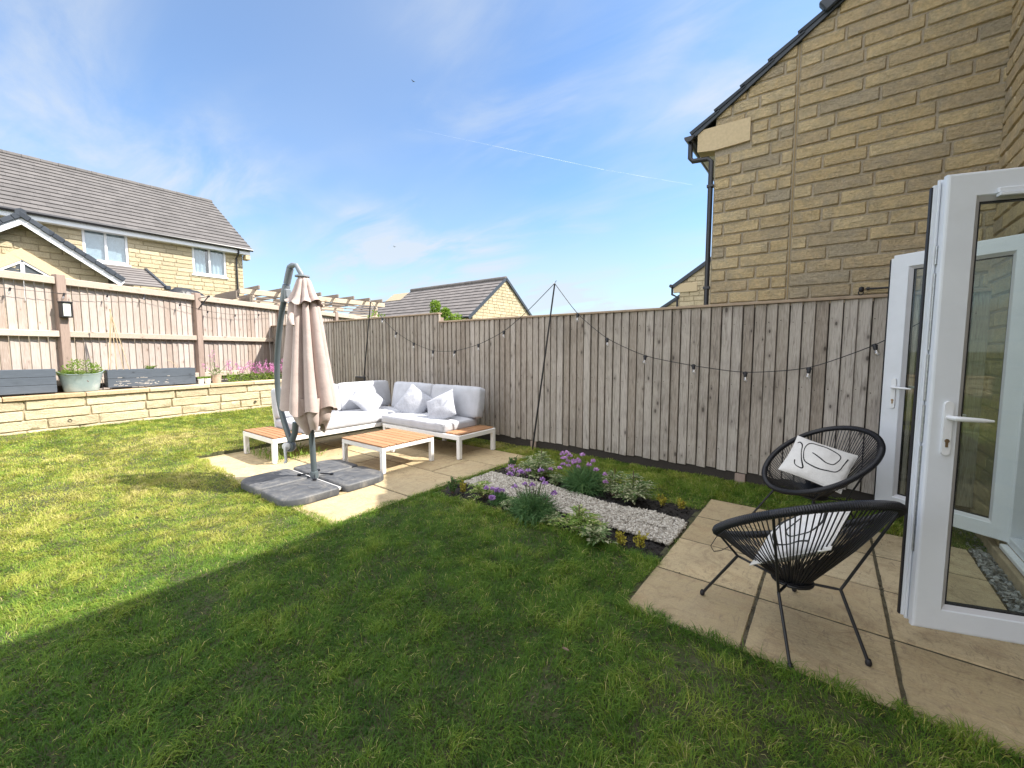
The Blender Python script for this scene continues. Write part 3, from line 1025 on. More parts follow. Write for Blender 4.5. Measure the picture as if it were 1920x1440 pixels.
lay = rng.random(n)
pebbles(mb, x, y, 0.004 + 0.016 * lay, rng.uniform(0.006, 0.0135, n), 0.85, 0.35)
xs = np.linspace(-3.08, -0.871, 40); ys = np.linspace(0, 1, 8)
X, T = np.meshgrid(xs, ys, indexing='ij')
Y = 3.19 - 0.147 * (X + 3.07) / 2.2 + T * 0.48
mb.grid(np.stack([X, Y, 0 * X + 0.006], -1), 0.1)
tag(mb.build('gravel', MAT['gravel'], smooth=True, angle=25), 'strip of white gravel between the two planted borders', kind='stuff')
mb = MB()
n = 1600
x = rng.uniform(0.852, 0.945, n); y = rng.uniform(2.0, 4.9, n)
pebbles(mb, x, y, rng.uniform(-0.015, 0.008, n), rng.uniform(0.007, 0.019, n), 0.4)
mb.box((0.847, 2.0, -0.15), (0.99, 4.98, -0.012), 0, rnd=0.0)
tag(mb.build('slate_chippings', MAT['slate'], smooth=True, angle=20), 'grey slate chippings along the house wall', kind='stuff')

# ------------------------------------------------------------------ RIGHT-HAND FENCE (along X, facing the lawn)
FY = 5.0


def board_run(mb, x0, x1, z0, z1, y, step=0.1025, wid=0.122, seed=3):
    """vertical feather-edge boards overlapping along X, faces towards -Y."""
    rs = random.Random(seed)
    x = x0
    while x < x1 - 0.03:
        w = wid * rs.uniform(0.94, 1.06)
        xe = min(x + w, x1 + 0.01)
        zt = z1 + rs.uniform(-0.004, 0.0); zb = z0 + rs.uniform(-0.012, 0.012)
        bow = rs.uniform(-0.004, 0.004); tilt = rs.uniform(-0.003, 0.003)
        zs = np.linspace(zb, zt, 7)
        P = np.zeros((6, 7, 3))
        xe = min(x + step * rs.uniform(0.915, 0.945), x1 + 0.01)
        tw = rs.uniform(-0.004, 0.004)
        for k in range(7):
            b = bow * math.sin(PI * k / 6) + tilt * (k / 6 - 0.5)
            P[0, k] = (x, y + 0.012, zs[k])
            P[1, k] = (x, y - 0.009 + b - tw, zs[k]); P[2, k] = (x + 0.004, y - 0.012 + b - tw, zs[k])
            P[3, k] = (xe - 0.004, y - 0.029 + b + tw, zs[k]); P[4, k] = (xe, y - 0.026 + b + tw, zs[k]); P[5, k] = (xe, y + 0.012, zs[k])
        mb.grid(P[::-1], rs.random())
        x += step * rs.uniform(0.97, 1.03)


fr = thing('timber_fence', 'long weathered grey closeboard fence behind the sofa and the black chairs', 'fence', (-3.7, FY, 0))
mb = MB(); board_run(mb, -11.75, -5.35, 0.10, 2.03, FY, seed=5)
board_run(mb, -5.35, 0.985, 0.115, 1.885, FY, seed=9)
mb.build('boarding', MAT['fence'], fr)
mb = MB(); mb.box((-11.75, FY + 0.013, 0.13), (-5.36, FY + 0.0185, 2.0), 0); mb.box((-5.352, FY + 0.013, 0.13), (0.98, FY + 0.0185, 1.86), 0)
mb.build('backing', MAT['fence_dark'], fr)  # added near-black sheet that paints the shade in the board gaps
mb = MB(); mb.box((-11.75, FY + 0.0, -0.12), (0.98, FY + 0.018, 0.128), 0)
mb.build('foot_shade_board', MAT['fence_dark'], fr)  # added near-black strip standing for the shaded gap under the boards
mb = MB(); mb.box((-11.75, FY - 0.045, 2.03), (-5.345, FY + 0.055, 2.056), 0.004)
mb.build('capping_rail', MAT['cap'], fr)
mb = MB(); mb.box((-5.343, FY - 0.045, 1.885), (0.985, FY + 0.055, 1.911), 0.004)
mb.build('capping_rail', MAT['cap'], fr)
mb = MB()
rs = random.Random(77)
x = -9.0
while x < 0.95:
    for z in (0.34, 1.05, 1.70):
        for q in (0.025, 0.07):
            if rs.random() < 0.9:
                r_ = rs.uniform(0.003, 0.0055)
                mb.lathe([(0.0, 0.003), (r_, 0.002), (r_, 0.0)], (x + q + rs.uniform(-0.006, 0.006), FY - 0.0275 + 0.010 * (q < 0.05), z + rs.uniform(-0.02, 0.02)), 6, axis=(0, -1, 0))
    x += 0.1025
tag(mb.build('nails', MAT['fence_dark'], fr), kind='stuff')
for x in (-8.3, -5.42, -3.4, -0.72, 0.9):
    mb = MB(); mb.box((x - 0.05, FY + 0.02, -0.1), (x + 0.05, FY + 0.115, 1.86 if x > -5.3 else 1.98), 0.004)
    mb.build('post', MAT['post'], fr)
for x in (-3.4, -0.72):
    mb = MB(); mb.box((x - 0.05, FY - 0.02, -0.1), (x + 0.05, FY - 0.0005, 0.10), 0.004)
    mb.build('post_foot', MAT['post'], fr)
for z in (0.3, 1.0, 1.65):
    mb = MB(); mb.box((-11.7, FY + 0.02, z), (0.97, FY + 0.065, z + 0.09), 0.004)
    mb.build('rail', MAT['cap'], fr)

# ------------------------------------------------------------------ LEFT FENCE (posts and rails side), skewed
FA = Vector((-10.0, 1.03, 0)); FD = Vector((-0.42, 1.0, 0)).normalized(); SP = 2.267
FN = Vector((FD.y, -FD.x, 0))          # towards the garden


def fpt(s, off=0.0, z=0.0):
    p = FA + FD * s + FN * off
    return Vector((p.x, p.y, z))


fl = thing('timber_fence', 'tall pinkish post and rail fence above the stone planter wall, with planters in front', 'fence', (-10.4, 2.0, 0.7))
mb = MB()
rs = random.Random(21)
s = -1.28
while s < 3.9 * SP:
    w = 0.118 * rs.uniform(0.93, 1.07)
    zt = 2.56 + 0.0 * s; zb = 0.68
    bow = rs.uniform(-0.004, 0.004)
    zs = np.linspace(zb, zt, 6)
    P = np.zeros((4, 6, 3))
    for k in range(6):
        b = bow * math.sin(PI * k / 5)
        P[0, k] = fpt(s, 0.010 + b, zs[k]); P[1, k] = fpt(s + 0.104, -0.003 + b, zs[k])
        P[2, k] = fpt(s + 0.104, -0.012, zs[k]); P[3, k] = fpt(s, -0.012, zs[k])
    mb.grid(P, rs.random(), True)
    s += 0.112
mb.build('boarding', MAT['fence_left'], fl)
mb = MB()
mb2 = MB()
for i in range(0, 5):
    c = fpt(i * SP, 0.045)
    M = Matrix(((FD.x, FN.x, 0, c.x), (FD.y, FN.y, 0, c.y), (0, 0, 1, 0), (0, 0, 0, 1)))
    m = MB(); m.box((-0.06, -0.06, 0.3), (0.06, 0.055, 2.63), 0.006, M)
    m.build('post', MAT['post'], fl, smooth=False)
    if i == 0:
        for (z, hh) in ((2.47, 0.115), (1.63, 0.10), (0.84, 0.10)):
            m = MB(); m.beam(fpt(-1.28, 0.048, z + hh / 2), fpt(-0.062, 0.048, z + hh / 2), 0.07, hh, bevel=0.008)
            m.build('rail', MAT['rail'], fl)
    if i < 4:
        for (z, hh) in ((2.47, 0.115), (1.63, 0.10), (0.84, 0.10)):
            m = MB(); m.beam(fpt(i * SP + 0.062, 0.048, z + hh / 2), fpt((i + 1) * SP - 0.062, 0.048, z + hh / 2), 0.07, hh, bevel=0.008)
            m.build('rail', MAT['rail'], fl)

# ------------------------------------------------------------------ RETAINING WALL
WX = -9.40
SH = 0.0125
rw = thing('retaining_wall', 'low buff stone retaining wall with a pale coping along the left of the lawn', 'wall', (WX, 2.0, 0.1))
mb = MB()
stone_wall(mb, (WX, -4.0, 0), (0, 1, 0), 9.0, 0.03, 0.625, 0.149, (0.32, 0.78), 0.016, nu=12, nv=4, joint=0.009, rough=0.9, shear=SH, seed=4)
mb.build('stonework', MAT['stone_low'], rw, smooth=True, angle=50)
mb = MB()
M = Matrix(((0, 1, 0, WX), (1, 0, 0, -4.0), (0, 0, 1, 0), (0, 0, 0, 1)))
mb.add([(WX, -4, -0.2), (WX, 5, -0.1), (WX, 5, 0.735), (WX, -4, 0.622), (WX - 0.22, -4, -0.2), (WX - 0.22, 5, -0.1), (WX - 0.22, 5, 0.735), (WX - 0.22, -4, 0.622)],
       [(0, 1, 2, 3), (4, 7, 6, 5), (3, 2, 6, 7), (0, 4, 5, 1), (1, 5, 6, 2), (0, 3, 7, 4)])
mb.build('backing', MAT['mortar_far'], rw)
mb = MB()
y = -4.0
while y < 4.95:
    L = min(random.uniform(0.72, 0.98), 4.98 - y)
    z0 = 0.626 + SH * (y + 4)
    M = Matrix.Translation((WX, y, z0)) @ Matrix.Rotation(math.atan(SH), 4, 'X')
    mb.box((-0.27, 0.004, 0), (0.045, L - 0.004, 0.062), 0.006, M)
    y += L
mb.build('coping', MAT['coping'], rw)
for yy in (0.98, 3.62):
    mb = MB(); mb.lathe([(0.018, -0.03), (0.024, 0.0), (0.024, 0.026), (0.019, 0.026), (0.018, -0.02), (0.0, -0.02)], (WX + 0.006, yy, 0.318 + SH * yy), 14, axis=(1, 0, 0))
    mb.build('weep_hole', MAT['gutter'], rw)
mb = MB()
xs = np.linspace(-12.5, WX - 0.25, 30); ys = np.linspace(-4, 4.95, 60)
X, Y = np.meshgrid(xs, ys, indexing='ij')
mb.grid(np.stack([X, Y, 0.655 + SH * (Y + 4) + 0.05 * (fbm(np.stack([X, Y, 0 * X], -1), 4, 3) - 0.5)], -1))
tag(mb.build('raised_bed', MAT['soil'], smooth=True, angle=180), 'soil behind the retaining wall', kind='structure')

# ------------------------------------------------------------------ OWN HOUSE with French doors
HX = 1.0
own = thing('stone_house', 'house at the right edge with open white French doors and buff stone wall', 'house', (HX, 2.0, 0))
DH = [(2.86 + 3.0, 4.22 + 3.0, 0.12, 2.24)]
mb = MB()
stone_wall(mb, (HX, 5.115, 0), (0, -1, 0), 8.115, 0.0, 5.2, 0.1225, (0.25, 0.56), 0.014, holes=[(5.115 - 4.22, 5.115 - 2.80, 0.12, 2.24)], nu=6, nv=3, seed=8)
mb.build('stonework', MAT['stone'], own, smooth=True, angle=45)
mb = MB()
holed_panel(mb, (HX, 5.115, 0), (0, -1, 0), 8.115, -0.2, 5.25, 0.25, holes=[(5.115 - 4.22, 5.115 - 2.80, 0.12, 2.24)])
mb.build('wall', MAT['mortar'], own)
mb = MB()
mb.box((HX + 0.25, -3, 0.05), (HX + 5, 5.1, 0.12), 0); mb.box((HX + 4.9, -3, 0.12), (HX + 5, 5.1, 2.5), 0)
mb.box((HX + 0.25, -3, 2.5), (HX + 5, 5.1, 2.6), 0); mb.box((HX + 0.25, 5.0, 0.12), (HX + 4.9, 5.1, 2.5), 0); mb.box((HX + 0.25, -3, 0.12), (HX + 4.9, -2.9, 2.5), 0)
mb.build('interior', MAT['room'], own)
mb = MB()
mb.box((HX + 0.25, -3, 2.6), (HX + 9, -2.8, 5.2), 0); mb.box((HX + 8.8, -3, -0.1), (HX + 9, 5.1, 5.2), 0)
mb.build('rear_wall', MAT['mortar'], own)
pitch = math.atan(0.66)
EX, EZ = 0.70, 5.36
mb = MB()
tiled_roof(mb, (EX - 0.03, 5.09, EZ), (0, -1, 0), (math.cos(pitch), 0, math.sin(pitch)), 8.2, 5.6, 0.30, 0.03)
tiled_roof(mb, (EX + 0.03 + 9.2, -3.1, EZ), (0, 1, 0), (-math.cos(pitch), 0, math.sin(pitch)), 8.2, 5.6, 0.30, 0.03)
mb.build('roof', MAT['roof_dark'], own)
mb = MB(); mb.box((EX, -3.1, EZ - 0.2), (EX + 0.02, 5.09, EZ - 0.01), 0); mb.box((EX + 0.021, -3.1, EZ - 0.2), (HX, 5.09, EZ - 0.18), 0)
mb.build('soffit', MAT['white'], own)
mb = MB()
frame_rect(mb, (HX, 4.22, 0), (0, -1, 0), 0.0, 1.42, 0.12, 2.24, 0.06, -0.09, 0.0)
mb.build('door_frame', MAT['upvc'], own)
mb = MB(); mb.box((HX - 0.035, 2.80, 0.085), (HX + 0.1, 4.18, 0.119), 0.006)
mb.build('door_sill', MAT['white'], own)
mb = MB(); mb.box((HX - 0.018, 2.80, -0.05), (HX + 0.05, 4.18, 0.083), 0.004)
mb.box((0.945, -3.0, -0.15), (HX - 0.0185, 4.98, 0.075), 0.006)
mb.build('plinth', MAT['plinth'], own)


def door_leaf(hinge, free, outer_left, lab):
    """uPVC glazed leaf between two vertical edges; local u runs hinge -> free edge."""
    h = Vector((*hinge, 0)); f = Vector((*free, 0))
    u = (f - h); W = u.length; u.normalize()
    n = Vector((u.y, -u.x, 0)) * (1 if outer_left else -1)     # face that carries the raised frame
    M = Matrix(((u.x, n.x, 0, h.x), (u.y, n.y, 0, h.y), (0, 0, 1, 0), (0, 0, 0, 1)))
    z0, z1 = 0.135, 2.17
    S = 0.102
    m = MB()
    a, b = -0.042, 0.035

    def ring(prof, u0, u1, w0, w1):
        V = []
        for g, y in prof:
            V += [(u0 + g, y, w0 + g), (u1 - g, y, w0 + g), (u1 - g, y, w1 - g), (u0 + g, y, w1 - g)]
        V = np.array(V) @ np.array(M.to_3x3()).T + np.array(M.translation)
        F = [(i * 4 + k, i * 4 + (k + 1) % 4, i * 4 + 4 + (k + 1) % 4, i * 4 + 4 + k) for i in range(len(prof) - 1) for k in range(4)]
        m.add(V, F, 0.5)
    # front section and, set in by a rebate, the back section with its overlapping flange
    ring([(S, -0.004), (S, b - 0.004), (S - 0.004, b), (0.010, b), (0.004, b - 0.002), (0.0, b - 0.008), (0.0, b - 0.030), (0.006, b - 0.032), (0.006, a + 0.014), (0.0, a + 0.012), (0.0, a + 0.002), (0.004, a), (S - 0.004, a), (S, a + 0.004), (S, 0.0)], 0, W, z0, z1)
    door = m.build('door', MAT['upvc'], own)
    door['label'] = lab
    m = MB()
    m.box((W - 0.003, a + 0.001, z0 + 0.016), (W + 0.018, a + 0.016, z1 - 0.022), 0.002, M)
    m.box((W - 0.003, a + 0.0162, z0 + 0.010), (W + 0.006, a + 0.026, z1 - 0.012), 0.002, M)
    m.build('rebate', MAT['upvc'], door)
    m = MB(); m.box((W + 0.0182, a - 0.003, z0 + 0.018), (W + 0.025, a + 0.013, z1 - 0.03), 0.001, M)
    m.build('weather_seal', MAT['gasket'], door)
    m = MB()
    for (c, d) in ((0.48, 0.98), (1.00, 1.17), (1.19, 1.40), (1.42, 1.76), (1.80, 1.88)):
        m.box((W - 0.007, a + 0.0265, c), (W + 0.002, a + 0.0375, d), 0.001, M)
    m.build('lock_strip', MAT['steel'], door)
    m = MB()
    i0, i1, k0, k1 = S, W - S, z0 + S, z1 - S
    for sgn, yo in ((1, b), (-1, a)):
        # splayed glazing bead: four mitred prisms
        o0 = [(i0, k0), (i1, k0), (i1, k1), (i0, k1)]
        g = 0.020
        o1 = [(i0 + g, k0 + g), (i1 - g, k0 + g), (i1 - g, k1 - g), (i0 + g, k1 - g)]
        V, F = [], []
        for (p, q) in o0: V.append((p, yo - sgn * 0.006, q))
        for (p, q) in o1: V.append((p, yo - sgn * 0.024, q))
        for k in range(4):
            F.append((k, (k + 1) % 4, 4 + (k + 1) % 4, 4 + k))
        V = np.array(V) @ np.array(M.to_3x3()).T + np.array(M.translation)
        m.add(V, F)
    m.build('glazing_bead', MAT['bead'], door)
    m = MB()
    g = 0.019
    for (p, q, c, d) in ((i0 + g, i0 + g + 0.005, k0 + g, k1 - g), (i1 - g - 0.005, i1 - g, k0 + g, k1 - g), (i0 + g, i1 - g, k0 + g, k0 + g + 0.005), (i0 + g, i1 - g, k1 - g - 0.006, k1 - g)):
        m.box((p, -0.012, c), (q, 0.0125, d), 0, M)
    m.build('gasket', MAT['gasket'], door)
    m = MB(); m.box((i0 + 0.01, -0.011, k0 + 0.01), (i1 - 0.01, 0.011, k1 - 0.01), 0, M)
    # one sheet on each face of the sealed unit
    gl = m.build('pane', MAT['glass'], door)
    # handles on both faces
    for sgn, yo in ((1, b), (-1, a)):
        m = MB()
        cu = W - 0.062
        pts = []
        for k in range(24):
            t = 2 * PI * k / 24
            pts.append((0.016 * math.cos(t), (0.105 if math.sin(t) >= 0 else -0.105) + 0.016 * math.sin(t)))
        V = [(cu + p, yo, 1.075 + q) for p, q in pts] + [(cu + p * 0.94, yo + sgn * 0.012, 1.075 + q * 0.994) for p, q in pts]
        F = [(k, (k + 1) % 24, 24 + (k + 1) % 24, 24 + k) for k in range(24)] + [tuple(range(24, 48))]
        V = np.array(V) @ np.array(M.to_3x3()).T + np.array(M.translation)
        m.add(V, F)
        pth = [(cu, yo + sgn * 0.01, 1.125), (cu, yo + sgn * 0.035, 1.125), (cu - 0.006, yo + sgn * 0.048, 1.125), (cu - 0.03, yo + sgn * 0.052, 1.124), (cu - 0.09, yo + sgn * 0.052, 1.122), (cu - 0.13, yo + sgn * 0.048, 1.120)]
        pth = [tuple(M @ Vector(p)) for p in pth]
        m.tube(pth, [0.010, 0.010, 0.011, 0.011, 0.0095, 0.005], 10)
        m.build('handle', MAT['white'], door, smooth=True, angle=40)
        m = MB()
        c = M @ Vector((cu, yo + sgn * 0.0125, 1.02))
        m.lathe([(0.0, 0.004), (0.0085, 0.004), (0.0085, 0.0)], tuple(c), 14, axis=tuple(n * sgn))
        m.box((cu - 0.0045, yo + sgn * 0.0122, 0.992), (cu + 0.0045, yo + sgn * 0.0155, 1.015), 0, M)
        m.build('lock_cylinder', MAT['brass'], door)
    return door, M, W


d1, M1, W1 = door_leaf((1.035, 2.865), (0.350, 2.645), False, 'near glazed white door leaf')
m = MB()
m.box((0.12, 0.0352, 2.055), (W1 - 0.16, 0.062, 2.068), 0.002, M1)
m.box((0.12, 0.0352, 2.069), (W1 - 0.16, 0.050, 2.092), 0.004, M1)
m.build('drip_bar', MAT['upvc'], d1)
d2, M2, W2 = door_leaf((1.035, 4.20), (0.381, 4.60), True, 'far glazed white door leaf')
m = MB(); m.box((0.16, 0.0352, 2.06), (W2 - 0.22, 0.052, 2.083), 0.004, M2)
m.build('vent_cover', MAT['upvc'], d2)
m = MB(); m.box((W2 + 0.0003, 0.012, 0.15), (W2 + 0.014, 0.034, 2.155), 0.001, M2); m.build('weather_seal', MAT['gasket'], d2)
m = MB(); m.box((0.0, 0.012, 2.1702), (W2, 0.034, 2.181), 0.001, M2); m.build('weather_seal', MAT['gasket'], d2)

# ------------------------------------------------------------------ NEIGHBOUR'S GABLE behind the fence
GY = 5.12
nb = thing('stone_house', 'neighbouring house whose tall buff stone gable rises right behind the fence', 'house', (-1.1, GY + 2, 0))
GX0, GX1 = -1.118, 8.4
RX = (GX0 + GX1) / 2


def rake(x):
    return 3.86 + 0.66 * ((x + 1.30) if x < RX else (2 * RX - x + 1.30))


JX = -0.388       # movement joint


def clip_top(o, x0, z0, slope):
    import bmesh
    bm = bmesh.new(); bm.from_mesh(o.data)
    nrm = Vector((-slope, 0, 1)).normalized()
    off = Vector(ORIGIN[o.name])
    bmesh.ops.bisect_plane(bm, geom=bm.verts[:] + bm.edges[:] + bm.faces[:], plane_co=Vector((x0, 0, z0)) - off, plane_no=nrm, clear_outer=True)
    bm.to_mesh(o.data); bm.free()


mb = MB()
kn = (GX0, -0.775, 3.395, 3.62)
stone_wall(mb, (GX0, GY, 0), (1, 0, 0), JX - 0.006 - GX0, 0.09, 5.2, 0.1225, (0.19, 0.42), 0.014, top=lambda u: rake(GX0 + u + 0.2) + 0.15, holes=[(0, -0.775 - GX0, 3.56, 3.82)], nu=9, nv=4, seed=31)
stone_wall(mb, (JX + 0.006, GY, 0), (1, 0, 0), 1.36 - JX, 0.09, 5.9, 0.1225, (0.27, 0.58), 0.014, top=lambda u: rake(JX + u + 0.25) + 0.15, nu=11, nv=4, seed=32)
o = mb.build('stonework', MAT['stone'], nb, smooth=True, angle=45)
clip_top(o, -1.30, 3.80, 0.66)
mb = MB()
mb.box((JX - 0.005, GY - 0.006, 0), (JX + 0.005, GY + 0.05, 4.36), 0)
mb.build('movement_joint', MAT['mastic'], nb)
mb = MB()
# gable body: pentagon prism
prof = [(GX0, -0.2), (GX1, -0.2), (GX1, 3.92), (RX, rake(RX) - 0.08), (GX0, 3.90)]
V = [(x, GY, z) for x, z in prof] + [(x, GY + 8.5, z) for x, z in prof]
F = [(0, 1, 2, 3, 4), (9, 8, 7, 6, 5)] + [(k, 5 + k, 5 + (k + 1) % 5, (k + 1) % 5) for k in range(5)]
mb.add(V, F)
mb.build('wall', MAT['mortar'], nb)
mb = MB()
# kneeler block: sloped foot, proud of the stone face
kx = [(-1.293, 3.60), (-1.118, 3.575), (-0.782, 3.585), (-0.782, 3.815), (-1.293, 3.825)]
V = [(x, GY - 0.032, z) for x, z in kx] + [(x, GY + 0.12, z) for x, z in kx]
F = [tuple(range(5)), tuple(range(9, 4, -1))] + [(k, 5 + k, 5 + (k + 1) % 5, (k + 1) % 5) for k in range(5)]
mb.add(V, F)
mb.build('kneeler', MAT['cast'], nb)
mb = MB()
c_, s_ = math.cos(pitch), math.sin(pitch)
L = (RX + 1.36) / c_
tiled_roof(mb, (-1.36, GY - 0.055, 3.80), (0, 1, 0), (c_, 0, s_), 8.7, L, 0.29, 0.034)
tiled_roof(mb, (2 * RX + 1.36, GY - 0.055, 3.80), (0, 1, 0), (-c_, 0, s_), 8.7, L, 0.29, 0.034)
mb.build('roof', MAT['roof_dark'], nb)
mb = MB()
mb.beam((-1.34, GY - 0.03, 3.785), (RX, GY - 0.03, 3.785 + 0.66 * (RX + 1.34)), 0.03, 0.05)
for k in range(1):
    a = Vector((-0.225, GY - 0.05, 4.585)); b = a + Vector((c_, 0, s_)) * 4.6
    mb.beam(a, b, 0.075, 0.12, bevel=0.012)
mb.build('verge', MAT['verge'], nb)
mb = MB()
mb.box((-1.30, GY + 0.121, 3.60), (-1.28, GY + 8.5, 3.80), 0); mb.box((-1.279, GY + 0.121, 3.58), (GX0, GY + 8.5, 3.60), 0)
mb.build('soffit', MAT['white'], nb)
mb = MB()
gp = []
for k in range(9):
    t = PI + PI * k / 8
    gp.append((-1.375 + 0.052 * math.cos(t), 3.78 + 0.055 * math.sin(t)))
P = np.array([[(x, y, z) for (x, z) in gp] for y in (GY - 0.075, GY + 8.5)])
mb.grid(P); P2 = P.copy(); P2[..., 2] -= 0.004; mb.grid(P2[::-1])
mb.add([(x, GY - 0.075, z) for x, z in gp], [tuple(range(9))])
mb.tube([(-1.375, GY + 0.0, 3.735), (-1.375, GY + 0.0, 3.57), (-1.345, GY, 3.53), (-1.19, GY, 3.515), (-1.152, GY, 3.48), (-1.152, GY, 0.0)], 0.026, 10)
mb.build('gutter', MAT['gutter'], nb, smooth=True, angle=50)
for z in (3.2, 2.1):
    m = MB(); m.box((-1.185, GY - 0.03, z), (-1.118, GY + 0.03, z + 0.03), 0.003); m.build('pipe_clip', MAT['gutter'], nb)

rod = thing('light_bracket', 'short black rod with hooked knob fixed to the stone gable above the fence', 'bracket', (0.2, 5.08, 1.98))
mb = MB(); mb.tube([(0.215, 5.06, 1.980), (0.30, 5.055, 1.976), (0.55, 5.05, 1.978)], 0.009, 8)
mb.build('arm', MAT['black'], rod, smooth=True)
mb = MB(); mb.lathe([(0.0, -0.022), (0.018, -0.018), (0.027, 0.0), (0.018, 0.018), (0.0, 0.022)], (0.188, 5.05, 1.976), 12, axis=(1, 0, 0))
mb.tube([(0.185 + 0.018 * math.cos(t), 5.05, 1.945 + 0.02 * math.sin(t)) for t in np.linspace(0, 2 * PI, 12)], 0.005, 6)
mb.lathe([(0.0, -0.012), (0.014, -0.01), (0.016, 0.0), (0.014, 0.01), (0, 0.012)], (0.235, 5.055, 1.979), 10, axis=(1, 0, 0))
mb.build('knob', MAT['black'], rod, smooth=True)


# ------------------------------------------------------------------ generic far stone gable house with ridge along Y
def gable_back(name, label, x0, x1, y, depth, zbase, zeave, slope, mat_roof):
    t = thing(name, label, 'house', ((x0 + x1) / 2, y, zbase))
    rx = (x0 + x1) / 2; zr = zeave + slope * (rx - x0)
    m = MB()
    pr = [(x0, zbase), (x1, zbase), (x1, zeave), (rx, zr), (x0, zeave)]
    V = [(x, y, z) for x, z in pr] + [(x, y + depth, z) for x, z in pr]
    m.add(V, [(0, 1, 2, 3, 4), (9, 8, 7, 6, 5)] + [(k, 5 + k, 5 + (k + 1) % 5, (k + 1) % 5) for k in range(5)])
    m.build('wall', MAT['mortar_far'], t)
    m = MB()
    stone_wall(m, (x0, y, 0), (1, 0, 0), x1 - x0, zbase, zr, 0.15, (0.25, 0.5), 0.014, top=lambda u: zeave + slope * min(u, x1 - x0 - u) - 0.08, nu=3, nv=2, seed=3)
    m.build('stonework', MAT['stone_far'], t)
    pa = math.atan(slope); c, s = math.cos(pa), math.sin(pa)
    m = MB()
    L = (rx - x0 + 0.2) / c
    tiled_roof(m, (x0 - 0.2, y - 0.06, zeave - 0.2 * slope + 0.05), (0, 1, 0), (c, 0, s), depth + 0.1, L, 0.3, 0.035)
    tiled_roof(m, (x1 + 0.2, y - 0.06, zeave - 0.2 * slope + 0.05), (0, 1, 0), (-c, 0, s), depth + 0.1, L, 0.3, 0.035)
    m.build('roof', MAT[mat_roof], t)
    m = MB()
    m.beam((x0 - 0.2, y - 0.05, zeave - 0.2 * slope + 0.05), (rx, y - 0.05, zr + 0.05), 0.05, 0.11)
    m.beam((x1 + 0.2, y - 0.05, zeave - 0.2 * slope + 0.05), (rx, y - 0.05, zr + 0.05), 0.05, 0.11)
    m.build('verge', MAT['verge'], t)
    return t


rh = gable_back('stone_house', 'distant stone house end showing just left of the tall gable', -3.95, 4.2, 14.0, 8, -0.2, 3.52, 0.66, 'roof_dark')
mb = MB(); mb.box((-4.13, 13.95, 3.24), (-3.42, 14.0, 3.52), 0.01); mb.build('kneeler', MAT['cast'], rh)
mb = MB(); mb.tube([(-4.18, 14, 3.42), (-4.18, 14, 3.2), (-4.0, 13.96, 3.1), (-3.98, 13.96, 0)], 0.035, 8); mb.tube([(-4.2, 13.9, 3.46), (-4.2, 21, 3.46)], 0.055, 8)
mb.build('gutter', MAT['gutter'], rh)
rl = gable_back('stone_lean_to', 'small lower stone building with dark roof peeping over the fence', -6.3, -2.4, 16.5, 5, -0.2, 2.35, 0.62, 'roof_dark')
rl['category'] = 'outbuilding'

# ------------------------------------------------------------------ LEFT HOUSE
LX = -20.0
lh = thing('stone_house', 'long pale stone house with brown tiled roof beyond the left fence', 'house', (LX - 4, 1.5, 0))
Y0, Y1 = -8.0, 7.5
wins = [(2.72, 3.86, 4.42, 5.50), (5.74, 6.88, 4.40, 5.49)]
mb = MB()
hol = [(a - Y0, b - Y0, c, d) for a, b, c, d in wins]
stone_wall(mb, (LX, Y0 + 7.0, 0), (0, 1, 0), Y1 - Y0 - 7.0, 2.4, 5.5, 0.155, (0.28, 0.62), 0.016, holes=[(a - 7, b - 7, c, d) for a, b, c, d in hol], nu=4, nv=2, seed=12)
mb.build('stonework', MAT['stone_far'], lh, smooth=True, angle=50)
mb = MB()
holed_panel(mb, (LX, Y0, 0), (0, 1, 0), Y1 - Y0, -0.3, 5.6, 0.3, holes=hol)
mb.box((LX - 8, Y0, -0.3), (LX - 7.7, Y1, 5.6), 0); mb.box((LX - 7.7, Y0, -0.3), (LX - 0.31, Y0 + 0.3, 5.6), 0)
V = [(LX - 0.31, Y1, -0.3), (LX - 7.7, Y1, -0.3), (LX - 7.7, Y1, 5.6), (LX - 4, Y1, 8.2), (LX - 0.31, Y1, 5.6)]
mb.add(V + [(x, y - 0.3, z) for x, y, z in V], [(0, 1, 2, 3, 4), (9, 8, 7, 6, 5)] + [(k, 5 + k, 5 + (k + 1) % 5, (k + 1) % 5) for k in range(5)])
mb.build('wall', MAT['mortar_far'], lh)
mb = MB()
pl = math.atan2(8.39 - 5.74, 4.0); c_, s_ = math.cos(pl), math.sin(pl)
tiled_roof(mb, (LX + 0.33, Y0 - 0.2, 5.60), (0, 1, 0), (-c_, 0, s_), Y1 - Y0 + 0.5, 4.36 / c_, 0.345, 0.04)
tiled_roof(mb, (LX - 8.33, Y0 - 0.2, 5.60), (0, 1, 0), (c_, 0, s_), Y1 - Y0 + 0.5, 4.36 / c_, 0.345, 0.04)
rf = mb.build('roof', MAT['roof_brown'], lh)
mb = MB(); ridge_line(mb, (LX - 4, Y0 - 0.2, 8.46), (LX - 4, Y1 + 0.3, 8.46), 0.12)
mb.build('ridge', MAT['roof_brown'], rf)
mb = MB(); mb.box((LX + 0.26, Y0, 5.40), (LX + 0.29, Y1 + 0.2, 5.60), 0); mb.box((LX, Y0, 5.40), (LX + 0.259, Y1 + 0.2, 5.42), 0)
mb.build('fascia', MAT['white'], lh)
mb = MB()
mb.tube([(LX + 0.36, Y0, 5.595), (LX + 0.36, Y1 + 0.28, 5.595)], 0.055, 10)
mb.tube([(LX + 0.34, Y1 - 0.25, 5.55), (LX + 0.3, Y1 - 0.25, 5.38), (LX + 0.06, Y1 - 0.25, 5.22), (LX + 0.06, Y1 - 0.25, 0)], 0.035, 8)
